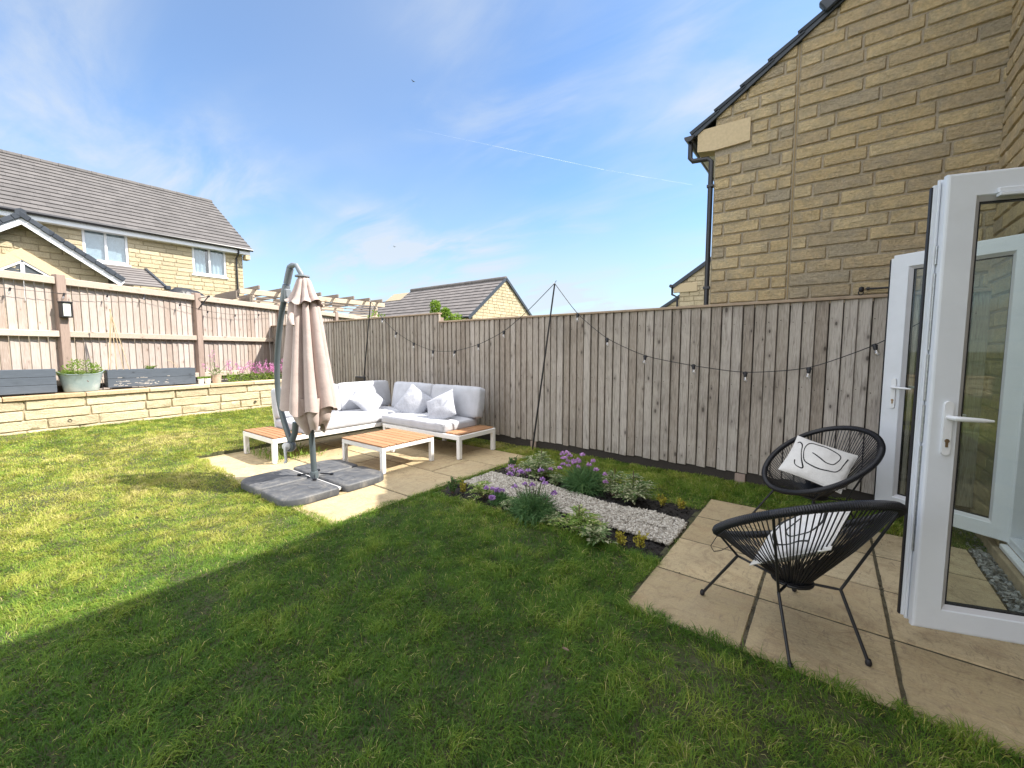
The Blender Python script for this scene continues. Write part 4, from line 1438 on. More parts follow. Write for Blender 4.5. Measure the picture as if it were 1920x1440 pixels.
mb.build('gutter', MAT['gutter'], lh)
mb = MB(); mb.box((LX - 0.05, Y1 + 0.02, 5.2), (LX + 0.29, Y1 + 0.2, 5.39), 0.02); mb.build('kneeler', MAT['cast'], lh)
for wi, (a, b, c, d) in enumerate(wins):
    mb = MB()
    frame_rect(mb, (LX, 0, 0), (0, 1, 0), a, b, c, d, 0.07, -0.08, 0.0, bars=[(a + b) / 2])
    w = mb.build('window', MAT['white'], lh)
    mb = MB(); mb.box((LX - 0.05, a - 0.05, c - 0.07), (LX + 0.05, b + 0.05, c - 0.005), 0.008); mb.build('sill', MAT['white'] if wi else MAT['white'], w)
    mb = MB(); mb.box((LX - 0.05, a + 0.065, c + 0.065), (LX - 0.044, b - 0.065, d - 0.065), 0); mb.build('pane', MAT['pane'], w)
    mb = MB()
    if wi == 0:
        zs_ = np.linspace(c + 0.02, d - 0.02, 105)
        P = np.array([[(LX - 0.10 + 0.006 * math.sin(k * PI * 0.5), y, z) for k, z in enumerate(zs_)] for y in (a + 0.02, b - 0.30)])
        mb.grid(P)
        P = np.array([[(LX - 0.12, y, z) for z in (c, d)] for y in (b - 0.32, b - 0.02)]); mb.grid(P)
        mb.build('blind', MAT['curtain'], w)
    else:
        n = 60
        yy = np.linspace(a + 0.02, b - 0.02, n)
        P = np.array([[(LX - 0.11 + 0.02 * math.sin(y * 45), y, z) for z in (c, d)] for y in yy])
        mb.grid(P[:24]); mb.grid(P[34:])
        mb.build('curtain', MAT['curtain'], w)
    mb = MB(); mb.box((LX - 1.6, a - 0.2, c - 0.2), (LX - 1.5, b + 0.2, d + 0.2), 0); mb.build('room_back', MAT['room'], w)
# lean-to roof and porch gable
mb = MB()
tiled_roof(mb, (-17.3, 2.3, 3.42), (0, 1, 0), (-0.94, 0, 0.34), 1.9, 2.6, 0.34, 0.035)
lt = mb.build('lean_to_roof', MAT['roof_far'], lh)
mb = MB(); mb.box((-17.35, 4.16, 3.36), (-17.15, 4.30, 3.50), 0.02); mb.beam((-17.3, 4.22, 3.45), (-19.6, 4.22, 4.30), 0.07, 0.07)
mb.build('verge', MAT['verge'], lt)
mb = MB(); mb.box((-19.9, 2.4, 0), (-17.5, 4.1, 3.38), 0); mb.build('lean_to_wall', MAT['mortar_far'], lh)

PX_ = -15.5
po = thing('porch', 'stone porch gable with white fascia and grey roof rising behind the left fence', 'porch', (PX_ - 1.5, 1.08, 0))
pcy, pz, pe = 1.08, 4.56, 3.36
hw = 1.62
slope = (pz - pe) / hw
pa = math.atan(slope); c_, s_ = math.cos(pa), math.sin(pa)
mb = MB()
pr = [(pcy - hw + 0.15, -0.2), (pcy + hw - 0.15, -0.2), (pcy + hw - 0.15, pe - 0.05), (pcy, pz - 0.17), (pcy - hw + 0.15, pe - 0.05)]
V = [(PX_, y, z) for y, z in pr] + [(PX_ - 4.4, y, z) for y, z in pr]
mb.add(V, [(4, 3, 2, 1, 0), (5, 6, 7, 8, 9)] + [((k + 1) % 5, 5 + (k + 1) % 5, 5 + k, k) for k in range(5)])
mb.build('wall', MAT['mortar_far'], po)
mb = MB()
stone_wall(mb, (PX_, pcy - hw + 0.15, 0), (0, 1, 0), 2 * hw - 0.3, 1.8, pz - 0.1, 0.155, (0.28, 0.6), 0.016, top=lambda u: pz - 0.1 - slope * abs(u - hw + 0.15), nu=4, nv=2, seed=6)
o = mb.build('stonework', MAT['stone_far'], po, smooth=True, angle=50)
import bmesh
bm = bmesh.new(); bm.from_mesh(o.data)
for sg in (1, -1):
    bmesh.ops.bisect_plane(bm, geom=bm.verts[:] + bm.edges[:] + bm.faces[:], plane_co=Vector((PX_, pcy, pz - 0.12)) - Vector(ORIGIN[o.name]), plane_no=Vector((0, sg * slope, 1)).normalized(), clear_outer=True)
bm.to_mesh(o.data); bm.free()
mb = MB()
L = (hw + 0.1) / c_
tiled_roof(mb, (PX_ + 0.3, pcy + hw + 0.1, pe - 0.03), (-1, 0, 0), (0, -c_, s_), 4.5, L, 0.33, 0.035)
tiled_roof(mb, (PX_ + 0.3, pcy - hw - 0.1, pe - 0.03), (-1, 0, 0), (0, c_, s_), 4.5, L, 0.33, 0.035)
rf = mb.build('roof', MAT['verge_tile'] if 'verge_tile' in MAT else MAT['roof_dark'], po)
mb = MB(); ridge_line(mb, (PX_ + 0.33, pcy, pz + 0.06), (PX_ - 4.3, pcy, pz + 0.06), 0.09); mb.build('ridge', MAT['roof_dark'], rf)
for sg in (1, -1):
    mb = MB()
    a = Vector((PX_ + 0.27 + 0.002 * sg, pcy - sg * 0.05, pz - 0.078)); b = Vector((PX_ + 0.27, pcy + sg * (hw + 0.08), pz - 0.115 - slope * (hw + 0.08)))
    mb.beam(a, b, 0.04, 0.15)
    mb.build('fascia', MAT['white'], po)
    mb = MB()
    a = Vector((PX_ + 0.315 + 0.002 * sg, pcy - sg * 0.04, pz + 0.045)); b = Vector((PX_ + 0.315, pcy + sg * (hw + 0.12), pz + 0.015 - slope * (hw + 0.12)))
    n = 10
    for k in range(n):
        mb.beam(a.lerp(b, k / n), a.lerp(b, (k + 0.97) / n), 0.05, 0.12 - 0.012 * (k % 2), bevel=0.01)
    mb.build('verge', MAT['roof_dark'], po)
# pointed fanlight with stone surround
mb = MB()
for sg in (1, -1):
    a = Vector((PX_ + 0.03 + 0.002 * sg, pcy - 0.03 - sg * 0.07, 3.70 + 0.05)); b = Vector((PX_ + 0.03, pcy - 0.03 + sg * 0.95, 3.70 - 0.95 * slope * 0.95))
    mb.beam(a, b, 0.07, 0.22)
mb.build('surround', MAT['cast'], po)
mb = MB()
for sg in (1, -1):
    a = Vector((PX_ + 0.02, pcy - 0.03, 3.545)); b = Vector((PX_ + 0.02, pcy - 0.03 + sg * 0.75, 3.545 - 0.75 * slope * 0.95))
    mb.beam(a, b, 0.06, 0.075)
mb.box((PX_ - 0.01, pcy - 0.065, 2.6), (PX_ + 0.045, pcy + 0.005, 3.50), 0.004)
w = mb.build('window', MAT['white'], po)
mb = MB()
mb.add([(PX_ + 0.022, pcy - 0.78, 2.6), (PX_ + 0.022, pcy + 0.72, 2.6), (PX_ + 0.022, pcy + 0.72, 2.98), (PX_ + 0.022, pcy - 0.03, 3.52), (PX_ + 0.022, pcy - 0.78, 2.98)], [(0, 1, 2, 3, 4)])
mb.build('pane', plain('dark_pane', (0.09, 0.10, 0.11), 0.15, spec=0.8), w)

# covered dark heap behind the fence
mb = MB()
yy = np.linspace(3.30, 4.52, 26); xx = np.linspace(-14.7, -13.7, 14)
Yg, Xg = np.meshgrid(yy, xx, indexing='ij')
u = (Yg - 3.91) / 0.62; v = (Xg + 14.2) / 0.5
Hh = 2.12 + 0.97 * np.clip(1 - np.abs(u) ** 3.2, 0, 1) ** 0.6 * np.clip(1 - np.abs(v) ** 4, 0, 1) ** 0.5 - 0.10 * u
Hh += 0.06 * (fbm(np.stack([Yg, Xg, 0 * Yg], -1), 5, 3) - 0.5)
Hh[0] = Hh[-1] = 0.0; Hh[:, 0] = Hh[:, -1] = 0.0
mb.grid(np.stack([Xg, Yg, Hh], -1))
o = mb.build('covered_barbecue', MAT['tarp'], loc=(-14.2, 3.9, 0), smooth=True, angle=60)
tag(o, 'lumpy object under a dark tarpaulin peeping over the left fence', 'tarpaulin')

# ------------------------------------------------------------------ PERGOLA
pg = thing('pergola', 'pale timber pergola with projecting rafter ends behind the left fence', 'pergola', (-14.5, 7.2, 0))
mb = MB(); mb.beam((-13.5, 4.95, 3.10), (-13.5, 9.82, 3.10), 0.05, 0.145, bevel=0.006); mb.build('beam', MAT['pergola'], pg)
mb = MB(); mb.beam((-16.3, 4.95, 3.10), (-16.3, 9.82, 3.10), 0.05, 0.17, bevel=0.006); mb.build('beam', MAT['pergola'], pg)
for y in (5.36, 6.02, 6.62, 7.20, 7.80, 8.38, 9.0, 9.52):
    m = MB(); m.beam((-16.6, y, 3.225), (-13.22, y, 3.225), 0.045, 0.115, bevel=0.006); m.build('rafter', MAT['pergola_dark'], pg)
for z in (2.96, 2.86, 2.76, 2.66):
    m = MB(); m.beam((-13.48, 5.25, z), (-13.48, 9.45, z), 0.03, 0.03); m.build('trellis_bar', MAT['pergola'] if z < 2.7 else MAT['pergola_dark'], pg)
for (x, y) in ((-13.53, 5.28), (-13.53, 7.4), (-13.53, 9.45), (-16.3, 5.28), (-16.3, 9.45)):
    m = MB(); m.box((x - 0.05, y - 0.05, 0), (x + 0.05, y + 0.05, 3.01), 0.006); m.build('post', MAT['pergola'], pg)
mb = MB(); mb.beam((-13.55, 4.9, 2.99), (-17.5, 4.9, 2.95), 0.05, 0.20); mb.build('side_beam', MAT['pergola_dark'], pg)
mb = MB()
for k in range(12):
    mb.box((-16.3 + k * 0.24, 5.24, 0.3), (-16.07 + k * 0.24, 5.26, 2.95), 0.003)
mb.build('side_screen', MAT['pergola_dark'], pg)

# ------------------------------------------------------------------ MIDDLE HOUSE
mh = thing('stone_house', 'small pale stone house with grey roof and sunlit gable in the middle distance', 'house', (-18, 17, 0))
mx = -13.3
ya, yb, yr, ze, zr = 14.45, 19.4, 16.95, 3.05, 4.95
mb = MB()
pr = [(ya, -0.3), (yb, -0.3), (yb, ze), (yr, zr), (ya, ze)]
V = [(mx, y, z) for y, z in pr] + [(mx - 9, y, z) for y, z in pr]
mb.add(V, [(4, 3, 2, 1, 0), (5, 6, 7, 8, 9)] + [((k + 1) % 5, 5 + (k + 1) % 5, 5 + k, k) for k in range(5)])
mb.build('wall', MAT['mortar_far'], mh)
mb = MB()
sl = (zr - ze) / (yr - ya)
stone_wall(mb, (mx, ya, 0), (0, 1, 0), yb - ya, 1.7, zr, 0.15, (0.28, 0.55), 0.014, top=lambda u: ze + sl * min(u, yb - ya - u) + 0.02, nu=3, nv=2, seed=15)
o = mb.build('stonework', MAT['stone_far'], mh)
bm = bmesh.new(); bm.from_mesh(o.data)
for sg in (1, -1):
    bmesh.ops.bisect_plane(bm, geom=bm.verts[:] + bm.edges[:] + bm.faces[:], plane_co=Vector((mx, yr, zr)) - Vector(ORIGIN[o.name]), plane_no=Vector((0, sg * sl, 1)).normalized(), clear_outer=True)
bm.to_mesh(o.data); bm.free()
mb = MB()
stone_wall(mb, (mx - 9, ya, 0), (1, 0, 0), 9, 1.7, ze - 0.1, 0.15, (0.28, 0.55), 0.012, nu=3, nv=2, seed=16)
mb.build('stonework', MAT['stone_far'], mh)
pa = math.atan(sl); c_, s_ = math.cos(pa), math.sin(pa)
L = (yr - ya + 0.3) / c_
mb = MB()
tiled_roof(mb, (mx - 7.3, ya - 0.3, ze - 0.3 * sl + 0.05), (1, 0, 0), (0, c_, s_), 7.36, L, 0.31, 0.04)
tiled_roof(mb, (mx - 7.3, yb + 0.3, ze - 0.3 * sl + 0.05), (1, 0, 0), (0, -c_, s_), 7.36, L, 0.31, 0.04)
tiled_roof(mb, (mx - 11.5, ya - 0.29, ze - 0.3 * sl + 0.05), (1, 0, 0), (0, c_, s_), 4.18, L * 0.72, 0.31, 0.04)
rf = mb.build('roof', MAT['roof_far'], mh)
mb = MB(); ridge_line(mb, (mx - 7.3, yr, zr + 0.09), (mx + 0.06, yr, zr + 0.09), 0.10); mb.build('ridge', MAT['roof_far'], rf)
mb = MB()
mb.beam((mx + 0.06, ya - 0.3, ze - 0.3 * sl + 0.05), (mx + 0.06, yr, zr + 0.06), 0.06, 0.13)
mb.beam((mx + 0.06, yb + 0.3, ze - 0.3 * sl + 0.05), (mx + 0.06, yr, zr + 0.06), 0.06, 0.13)
mb.build('verge', MAT['verge'], mh)
mb = MB(); mb.box((mx - 11.4, ya - 0.26, ze - 0.32), (mx + 0.02, ya - 0.23, ze - 0.12), 0); mb.build('fascia', MAT['cast'], mh)
mb = MB(); mb.tube([(mx - 11.4, ya - 0.32, ze - 0.13), (mx + 0.04, ya - 0.32, ze - 0.13)], 0.05, 8); mb.build('gutter', MAT['gutter'], mh)
mb = MB(); frame_rect(mb, (0, ya, 0), (1, 0, 0), mx - 1.75, mx - 0.75, 1.9, ze - 0.36, 0.07, 0.02, 0.06, bars=[mx - 1.25])
w = mb.build('window', MAT['white'], mh)
mb = MB(); mb.box((mx - 1.7, ya - 0.034, 1.95), (mx - 0.8, ya - 0.03, ze - 0.4), 0); mb.build('pane', plain('blue_pane', (0.16, 0.20, 0.24), 0.12, spec=0.8), w)


# ------------------------------------------------------------------ TREE over the fence
def leaf_cloud(mb, centers, radii, n, L, W, seed=0, up=0.4):
    rs = np.random.default_rng(seed)
    C_ = np.array(centers, float); r_ = np.array(radii, float)
    k = rs.integers(0, len(C_), n)
    d = rs.normal(size=(n, 3)); d /= np.linalg.norm(d, axis=1)[:, None]
    P = C_[k] + d * (r_[k] * rs.random(n) ** 0.45)[:, None]
    D = d + rs.normal(size=(n, 3)) * 0.7; D[:, 2] += up
    U = rs.normal(size=(n, 3)); U[:, 2] += 1.2
    mb.leaves(P, D, U, rs.uniform(0.7, 1.3, n) * L, rs.uniform(0.7, 1.3, n) * W, np.clip(rs.normal(0.55, 0.22, n), 0, 1))


tr = thing('small_tree', 'small bright green tree poking over the fence before the middle house', 'tree', (-12.6, 12.2, -0.2))
mb = MB(); mb.tube([(-12.6, 12.2, -0.2), (-12.62, 12.2, 1.2), (-12.55, 12.25, 2.2), (-12.6, 12.2, 2.9)], [0.07, 0.055, 0.035, 0.012], 8)
for (a, b) in (((-12.62, 12.2, 1.2), (-12.95, 11.9, 2.7)), ((-12.58, 12.22, 1.6), (-12.2, 12.4, 2.5)), ((-12.6, 12.2, 1.4), (-12.85, 12.5, 2.4))):
    m_ = (np.array(a) + np.array(b)) / 2 + (0, 0, 0.1)
    mb.tube([a, m_, b], [0.035, 0.025, 0.008], 6)
mb.build('trunk', MAT['trunk'], tr, smooth=True)
mb = MB()
leaf_cloud(mb, [(-12.9, 11.95, 2.85), (-13.0, 11.9, 3.2), (-12.55, 12.2, 2.6), (-12.25, 12.35, 2.62), (-12.7, 12.2, 2.25), (-12.3, 12.5, 2.2), (-12.9, 12.2, 2.3), (-12.5, 12.2, 1.8), (-12.1, 12.5, 2.45), (-12.6, 12.1, 2.95)],
           [0.28, 0.20, 0.30, 0.28, 0.4, 0.35, 0.35, 0.4, 0.2, 0.15], 2600, 0.10, 0.065, 5)
mb.build('crown', MAT['lf_fresh'], tr)
tw = thing('climber', 'wispy green climber topping the fence near the left light pole', 'climber', (-7.4, 5.15, 0))
mb = MB(); mb.tube([(-7.4, 5.15, 0), (-7.38, 5.14, 1.2), (-7.36, 5.12, 2.1)], [0.012, 0.009, 0.004], 6); mb.build('stem', MAT['stem'], tw)
mb = MB(); leaf_cloud(mb, [(-7.36, 5.12, 2.10), (-7.5, 5.14, 2.06), (-7.2, 5.15, 2.06)], [0.09, 0.07, 0.07], 90, 0.06, 0.03, 8); mb.build('foliage', MAT['lf_fresh'], tw)


# ------------------------------------------------------------------ SOFT SHAPES
def cushion_mesh(mb, size, M, r=0.05, bulge=0.02, n=14, seed=0, wr=0.008):
    hx, hy, hz = (q / 2 for q in size)
    t = np.linspace(-1, 1, n)
    A, B = np.meshgrid(t, t, indexing='ij'); O = np.ones_like(A)
    faces = [(A, B, O), (B, A, -O), (O, A, B), (-O, B, A), (B, O, A), (A, -O, B)]
    for (a, b, c) in faces:
        p = np.stack([a, b, c], -1)
        H = np.array([hx, hy, hz])
        q = p * H
        core = np.clip(q, -(H - r), H - r)
        d = q - core
        L = np.linalg.norm(d, axis=-1, keepdims=True)
        q2 = np.where(L > 1e-9, core + d / np.maximum(L, 1e-9) * np.minimum(L, r), q)
        fx = (1 - (q2[..., 0] / hx) ** 2).clip(0); fy = (1 - (q2[..., 1] / hy) ** 2).clip(0); fz = (1 - (q2[..., 2] / hz) ** 2).clip(0)
        q2[..., 2] += np.sign(c) * (np.abs(c) == 1) * 0 + bulge * np.sign(q2[..., 2]) * np.sqrt(fx * fy) * (np.abs(q2[..., 2]) > hz * 0.6)
        q2[..., 0] += 0.5 * bulge * np.sign(q2[..., 0]) * np.sqrt(fy * fz) * (np.abs(q2[..., 0]) > hx * 0.9)
        q2[..., 1] += 0.5 * bulge * np.sign(q2[..., 1]) * np.sqrt(fx * fz) * (np.abs(q2[..., 1]) > hy * 0.9)
        q2 += wr * (np.stack([fbm(q2 + 5 + seed, 7, 2), fbm(q2 + 17 + seed, 7, 2), fbm(q2 + 29 + seed, 6, 2)], -1) - 0.5) * 2
        V = q2 @ np.array(M.to_3x3()).T + np.array(M.translation)
        mb.grid(V)


def merge_smooth(o, dist=0.0008):
    bm = bmesh.new(); bm.from_mesh(o.data)
    bmesh.ops.remove_doubles(bm, verts=bm.verts, dist=dist)
    bmesh.ops.recalc_face_normals(bm, faces=bm.faces)
    bm.to_mesh(o.data); bm.free()
    o.data.polygons.foreach_set('use_smooth', np.ones(len(o.data.polygons), bool))
    return o


def rect_loop(hx, hy, z, r, M, n=6):
    pts = []
    for (cx, cy, a0) in ((hx - r, hy - r, 0), (-hx + r, hy - r, PI / 2), (-hx + r, -hy + r, PI), (hx - r, -hy + r, 1.5 * PI)):
        for k in range(n + 1):
            t = a0 + PI / 2 * k / n
            pts.append(tuple(M @ Vector((cx + r * math.cos(t), cy + r * math.sin(t), z))))
    return pts


def soft_block(name, size, M, parent, seed, bulge=0.018):
    mb = MB(); cushion_mesh(mb, size, M, 0.035, bulge, 16, seed)
    o = merge_smooth(mb.build(name, MAT['sofa'], parent))
    m = MB()
    for sg in (1, -1):
        m.tube(rect_loop(size[0] / 2 - 0.008, size[1] / 2 - 0.008, sg * (size[2] / 2 - 0.014), 0.04, M), 0.005, 6, closed=True)
    m.build('piping', MAT['piping'], o, smooth=True, angle=180)
    return o


def pillow_surf(u, v, T, pinch=0.06, side=1, seed=0):
    """u,v in [-1,1]; unit half-size; returns local xyz with thickness along z."""
    x = u * (1 - pinch * (1 - v * v)); y = v * (1 - pinch * (1 - u * u))
    prof = np.clip((1 - np.abs(u) ** 2.4) * (1 - np.abs(v) ** 2.4), 0, 1) ** 0.55
    z = side * T * prof
    return x, y, z


def pillow(name, size, T, M, mat, label, cat, group, seed=0):
    n = 26
    t = np.sin(np.linspace(-PI / 2, PI / 2, n))
    U, V = np.meshgrid(t, t, indexing='ij')
    mb = MB()
    h = size / 2
    for sd in (1, -1):
        x, y, z = pillow_surf(U, V, T, side=sd)
        P = np.stack([x * h, y * h, z], -1)
        inner = np.clip((1 - np.abs(U)) * (1 - np.abs(V)) * 6, 0, 1)[..., None]
        P = P + inner * 0.022 * (np.stack([fbm(P + seed, 9, 2), fbm(P + seed + 9, 9, 2), fbm(P + seed + 21, 8, 2)], -1) - 0.5)
        if sd < 0: P = P[::-1]
        mb.grid(P @ np.array(M.to_3x3()).T + np.array(M.translation))
    loc = tuple(M.translation)
    o = merge_smooth(mb.build(name, mat, loc=loc))
    tag(o, label, cat, group)
    m = MB()
    e = np.linspace(-1, 1, 14)[:-1]
    ring = [(a, -1) for a in e] + [(1, a) for a in e] + [(-a, 1) for a in e] + [(-1, -a) for a in e]
    pts = []
    for (a, b) in ring:
        x, y, z = pillow_surf(np.float64(a), np.float64(b), T)
        pts.append(tuple(M @ Vector((x * h, y * h, 0))))
    m.tube(pts, 0.0035, 6, closed=True)
    m.build('seam', mat, o, smooth=True, angle=180)
    return o


# ------------------------------------------------------------------ SOFA SET
def slat_top(mb, x0, x1, y0, y1, z, along, n, gap=0.010, th=0.018):
    if along == 'x':
        w = (y1 - y0) / n
        for k in range(n):
            mb.box((x0, y0 + k * w + gap / 2, z), (x1, y0 + (k + 1) * w - gap / 2, z + th), 0.003)
    else:
        w = (x1 - x0) / n
        for k in range(n):
            mb.box((x0 + k * w + gap / 2, y0, z), (x0 + (k + 1) * w - gap / 2, y1, z + th), 0.003)


def legs(parent, pts, z1, w=0.055):
    for (x, y) in pts:
        m = MB(); m.box((x - w / 2, y - w / 2, 0.004), (x + w / 2, y + w / 2, z1), 0.004); lg = m.build('leg', MAT['alu'], parent)
        m = MB(); m.box((x - w / 2 + 0.004, y - w / 2 + 0.004, 0.0), (x + w / 2 - 0.004, y + w / 2 - 0.004, 0.0045), 0); m.build('foot_pad', MAT['gasket'], lg)


# left module: runs along Y, faces +X
sl_ = thing('garden_sofa', 'white framed garden sofa half with wooden end shelf, running back behind the closed parasol', 'sofa', (-5.9, 3.4, 0))
x0, x1, y0, y1, zt = -6.37, -5.46, 2.285, 4.62, 0.315
m = MB()
m.box((x1 - 0.055, y0, zt - 0.06), (x1, y1, zt), 0.004); m.box((x0, y0, zt - 0.06), (x0 + 0.055, y1, zt), 0.004)
m.box((x0 + 0.055, y0, zt - 0.06), (x1 - 0.055, y0 + 0.055, zt - 0.001), 0.004); m.box((x0 + 0.055, y1 - 0.055, zt - 0.06), (x1 - 0.055, y1, zt - 0.001), 0.004)
m.box((x0 + 0.055, 2.66, zt - 0.05), (x1 - 0.055, 2.70, zt - 0.002), 0)
for k in range(6):
    yy = 2.9 + k * 0.28; m.box((x0 + 0.055, yy, zt - 0.04), (x1 - 0.055, yy + 0.06, zt - 0.01), 0)
m.build('frame', MAT['alu'], sl_)
legs(sl_, [(x1 - 0.028, y0 + 0.028), (x0 + 0.028, y0 + 0.028), (x0 + 0.028, y1 - 0.03)], zt - 0.061)
m = MB(); slat_top(m, x0 + 0.004, x1 - 0.004, y0 + 0.004, 2.655, zt + 0.001, 'x', 5); m.build('slat_shelf', MAT['teak'], sl_)
m = MB(); m.box((x0 + 0.004, y0 + 0.40, zt), (x0 + 0.04, y1, 0.72), 0.006)
m = MB(); m.beam((x0 + 0.03, 2.72, zt), (x0 - 0.05, 2.72, 0.68), 0.04, 0.05); m.beam((x0 + 0.03, y1 - 0.05, zt), (x0 - 0.05, y1 - 0.05, 0.68), 0.04, 0.05); m.beam((x0 - 0.05, 2.70, 0.69), (x0 - 0.05, y1, 0.69), 0.04, 0.05)
m.build('back_frame', MAT['alu'], sl_)
T = Matrix.Translation
soft_block('seat_cushion', (0.86, 1.86, 0.125), T((x1 - 0.43, 3.60, zt + 0.066)), sl_, 3)
for k, (yc, L) in enumerate(((3.155, 0.96), (4.12, 0.95))):
    M = T((x0 + 0.085, yc, zt + 0.345)) @ Matrix.Rotation(R(-11), 4, 'Y') @ Matrix.Rotation(R(90), 4, 'Y') @ Matrix.Rotation(R(0), 4, 'Z')
    soft_block('back_cushion', (0.44, L, 0.15), M, sl_, 8 + k, 0.03)

# right module: runs along X, faces -Y
sr_ = thing('garden_sofa', 'white framed garden sofa half along the fence with wooden end shelf on its right', 'sofa', (-4.6, 4.2, 0))
x0, x1, y0, y1 = -5.38, -3.76, 3.825, 4.56
m = MB()
m.box((x0, y0, zt - 0.06), (x1, y0 + 0.055, zt), 0.004); m.box((x0, y1 - 0.055, zt - 0.06), (x1, y1, zt), 0.004)
m.box((x0, y0 + 0.055, zt - 0.06), (x0 + 0.055, y1 - 0.055, zt - 0.001), 0.004); m.box((x1 - 0.055, y0 + 0.055, zt - 0.06), (x1, y1 - 0.055, zt - 0.001), 0.004)
for k in range(5):
    xx = x0 + 0.15 + k * 0.24; m.box((xx, y0 + 0.055, zt - 0.04), (xx + 0.06, y1 - 0.055, zt - 0.01), 0)
m.build('frame', MAT['alu'], sr_)
legs(sr_, [(x1 - 0.028, y0 + 0.028), (x1 - 0.028, y1 - 0.028), (x0 + 0.6, y1 - 0.028), (x0 + 0.03, y0 + 0.03)], zt - 0.061)
m = MB(); slat_top(m, -4.05, x1 - 0.02, y0 + 0.03, y1 - 0.02, zt + 0.001, 'y', 5)
mt = MAT['teak'].copy(); mt.name = 'teak_slat_crosswise'
for nd in mt.node_tree.nodes:
    if nd.type == 'MAPPING':
        s_v = nd.inputs['Scale'].default_value[:]
        nd.inputs['Scale'].default_value = (s_v[1], s_v[0], s_v[2])
m.build('slat_shelf', mt, sr_)
m = MB(); m.beam((-4.15, y1 - 0.03, zt), (-4.15, y1 + 0.08, 0.66), 0.04, 0.05, up=(1, 0, 0)); m.beam((-5.9, y1 + 0.09, 0.67), (-4.13, y1 + 0.09, 0.67), 0.04, 0.05); m.beam((-5.8, y1 - 0.03, zt), (-5.8, y1 + 0.08, 0.68), 0.04, 0.05, up=(1, 0, 0))
m.build('back_frame', MAT['alu'], sr_)
soft_block('seat_cushion', (1.37, 0.68, 0.125), T((-4.735, 4.165, zt + 0.066)), sr_, 13)
for k, (xc, L) in enumerate(((-5.46, 0.93), (-4.475, 1.0))):
    M = T((xc, 4.50, zt + 0.345)) @ Matrix.Rotation(R(-11), 4, 'X') @ Matrix.Rotation(R(90), 4, 'X')
    soft_block('back_cushion', (L, 0.44, 0.15), M, sr_, 20 + k, 0.03)


def face_mat(cen, right, up):
    r = Vector(right).normalized(); u = Vector(up); u = (u - r * u.dot(r)).normalized(); n = r.cross(u)
    return Matrix(((r.x, u.x, n.x, cen[0]), (r.y, u.y, n.y, cen[1]), (r.z, u.z, n.z, cen[2]), (0, 0, 0, 1)))


pillow('scatter_cushion', 0.46, 0.085, face_mat((-5.93, 3.95, 0.62), (-0.35, 0.80, 0.52), (-0.45, -0.35, 0.80)), MAT['scatter'], 'pale grey cushion standing on one corner against the left sofa back', 'cushion', 'scatter cushions on the sofa', 2)
pillow('scatter_cushion', 0.46, 0.085, face_mat((-5.12, 4.22, 0.60), (0.80, 0.25, -0.50), (0.40, 0.55, 0.72)), MAT['scatter'], 'streaky grey cushion on the right sofa, next to the inner corner', 'cushion', 'scatter cushions on the sofa', 5)
pillow('scatter_cushion', 0.46, 0.085, face_mat((-4.42, 4.13, 0.595), (0.78, 0.35, 0.42), (-0.42, 0.45, 0.72)), MAT['scatter'], 'streaky grey cushion on the right sofa, nearest its wooden shelf', 'cushion', 'scatter cushions on the sofa', 9)

ct = thing('coffee_table', 'low square table with orange brown slats and white legs on the patio', 'table', (-4.42, 3.22, 0))
x0, x1, y0, y1 = -4.835, -4.005, 2.835, 3.615
m = MB()
zt2 = 0.312
m.box((x0, y0, zt2 - 0.05), (x1, y0 + 0.045, zt2), 0.004); m.box((x0, y1 - 0.045, zt2 - 0.05), (x1, y1, zt2), 0.004)
m.box((x0, y0 + 0.045, zt2 - 0.05), (x0 + 0.045, y1 - 0.045, zt2 - 0.001), 0.004); m.box((x1 - 0.045, y0 + 0.045, zt2 - 0.05), (x1, y1 - 0.045, zt2 - 0.001), 0.004)
m.build('frame', MAT['alu'], ct)
legs(ct, [(x0 + 0.025, y0 + 0.025), (x1 - 0.025, y0 + 0.025), (x0 + 0.025, y1 - 0.025), (x1 - 0.025, y1 - 0.025)], zt2 - 0.051, 0.05)
m = MB(); slat_top(m, x0 - 0.004, x1 + 0.004, y0 - 0.004, y1 + 0.004, zt2 + 0.001, 'x', 8); m.build('slat_top', MAT['teak'], ct)

# ------------------------------------------------------------------ PARASOL + BASE
pu = thing('cantilever_parasol', 'closed taupe cantilever parasol hanging on a curved grey arm', 'parasol', (-4.357, 2.226, 0))
m = MB(); m.tube([(-4.357, 2.226, 0.075), (-4.375, 2.226, 0.4), (-4.40, 2.226, 0.75), (-4.44, 2.224, 1.3), (-4.47, 2.22, 1.9)], 0.030, 16)
m.build('post', MAT['pole'], pu, smooth=True)
m = MB(); m.lathe([(0.042, 0.045), (0.042, 0.115), (0.038, 0.125), (0.031, 0.128)], (-4.357, 2.226, 0), 16); m.build('post_socket', MAT['pole'], pu, smooth=True)
for (a, b) in (((-4.357, 2.226), (-3.86, 2.226)), ((-4.357, 2.226), (-4.86, 2.226)), ((-4.357, 2.226), (-4.357, 1.76)), ((-4.357, 2.226), (-4.357, 2.70))):
    m = MB(); m.beam((*a, 0.034), (*b, 0.034), 0.036, 0.03, bevel=0.004); m.build('cross_bar', MAT['crank'], pu)
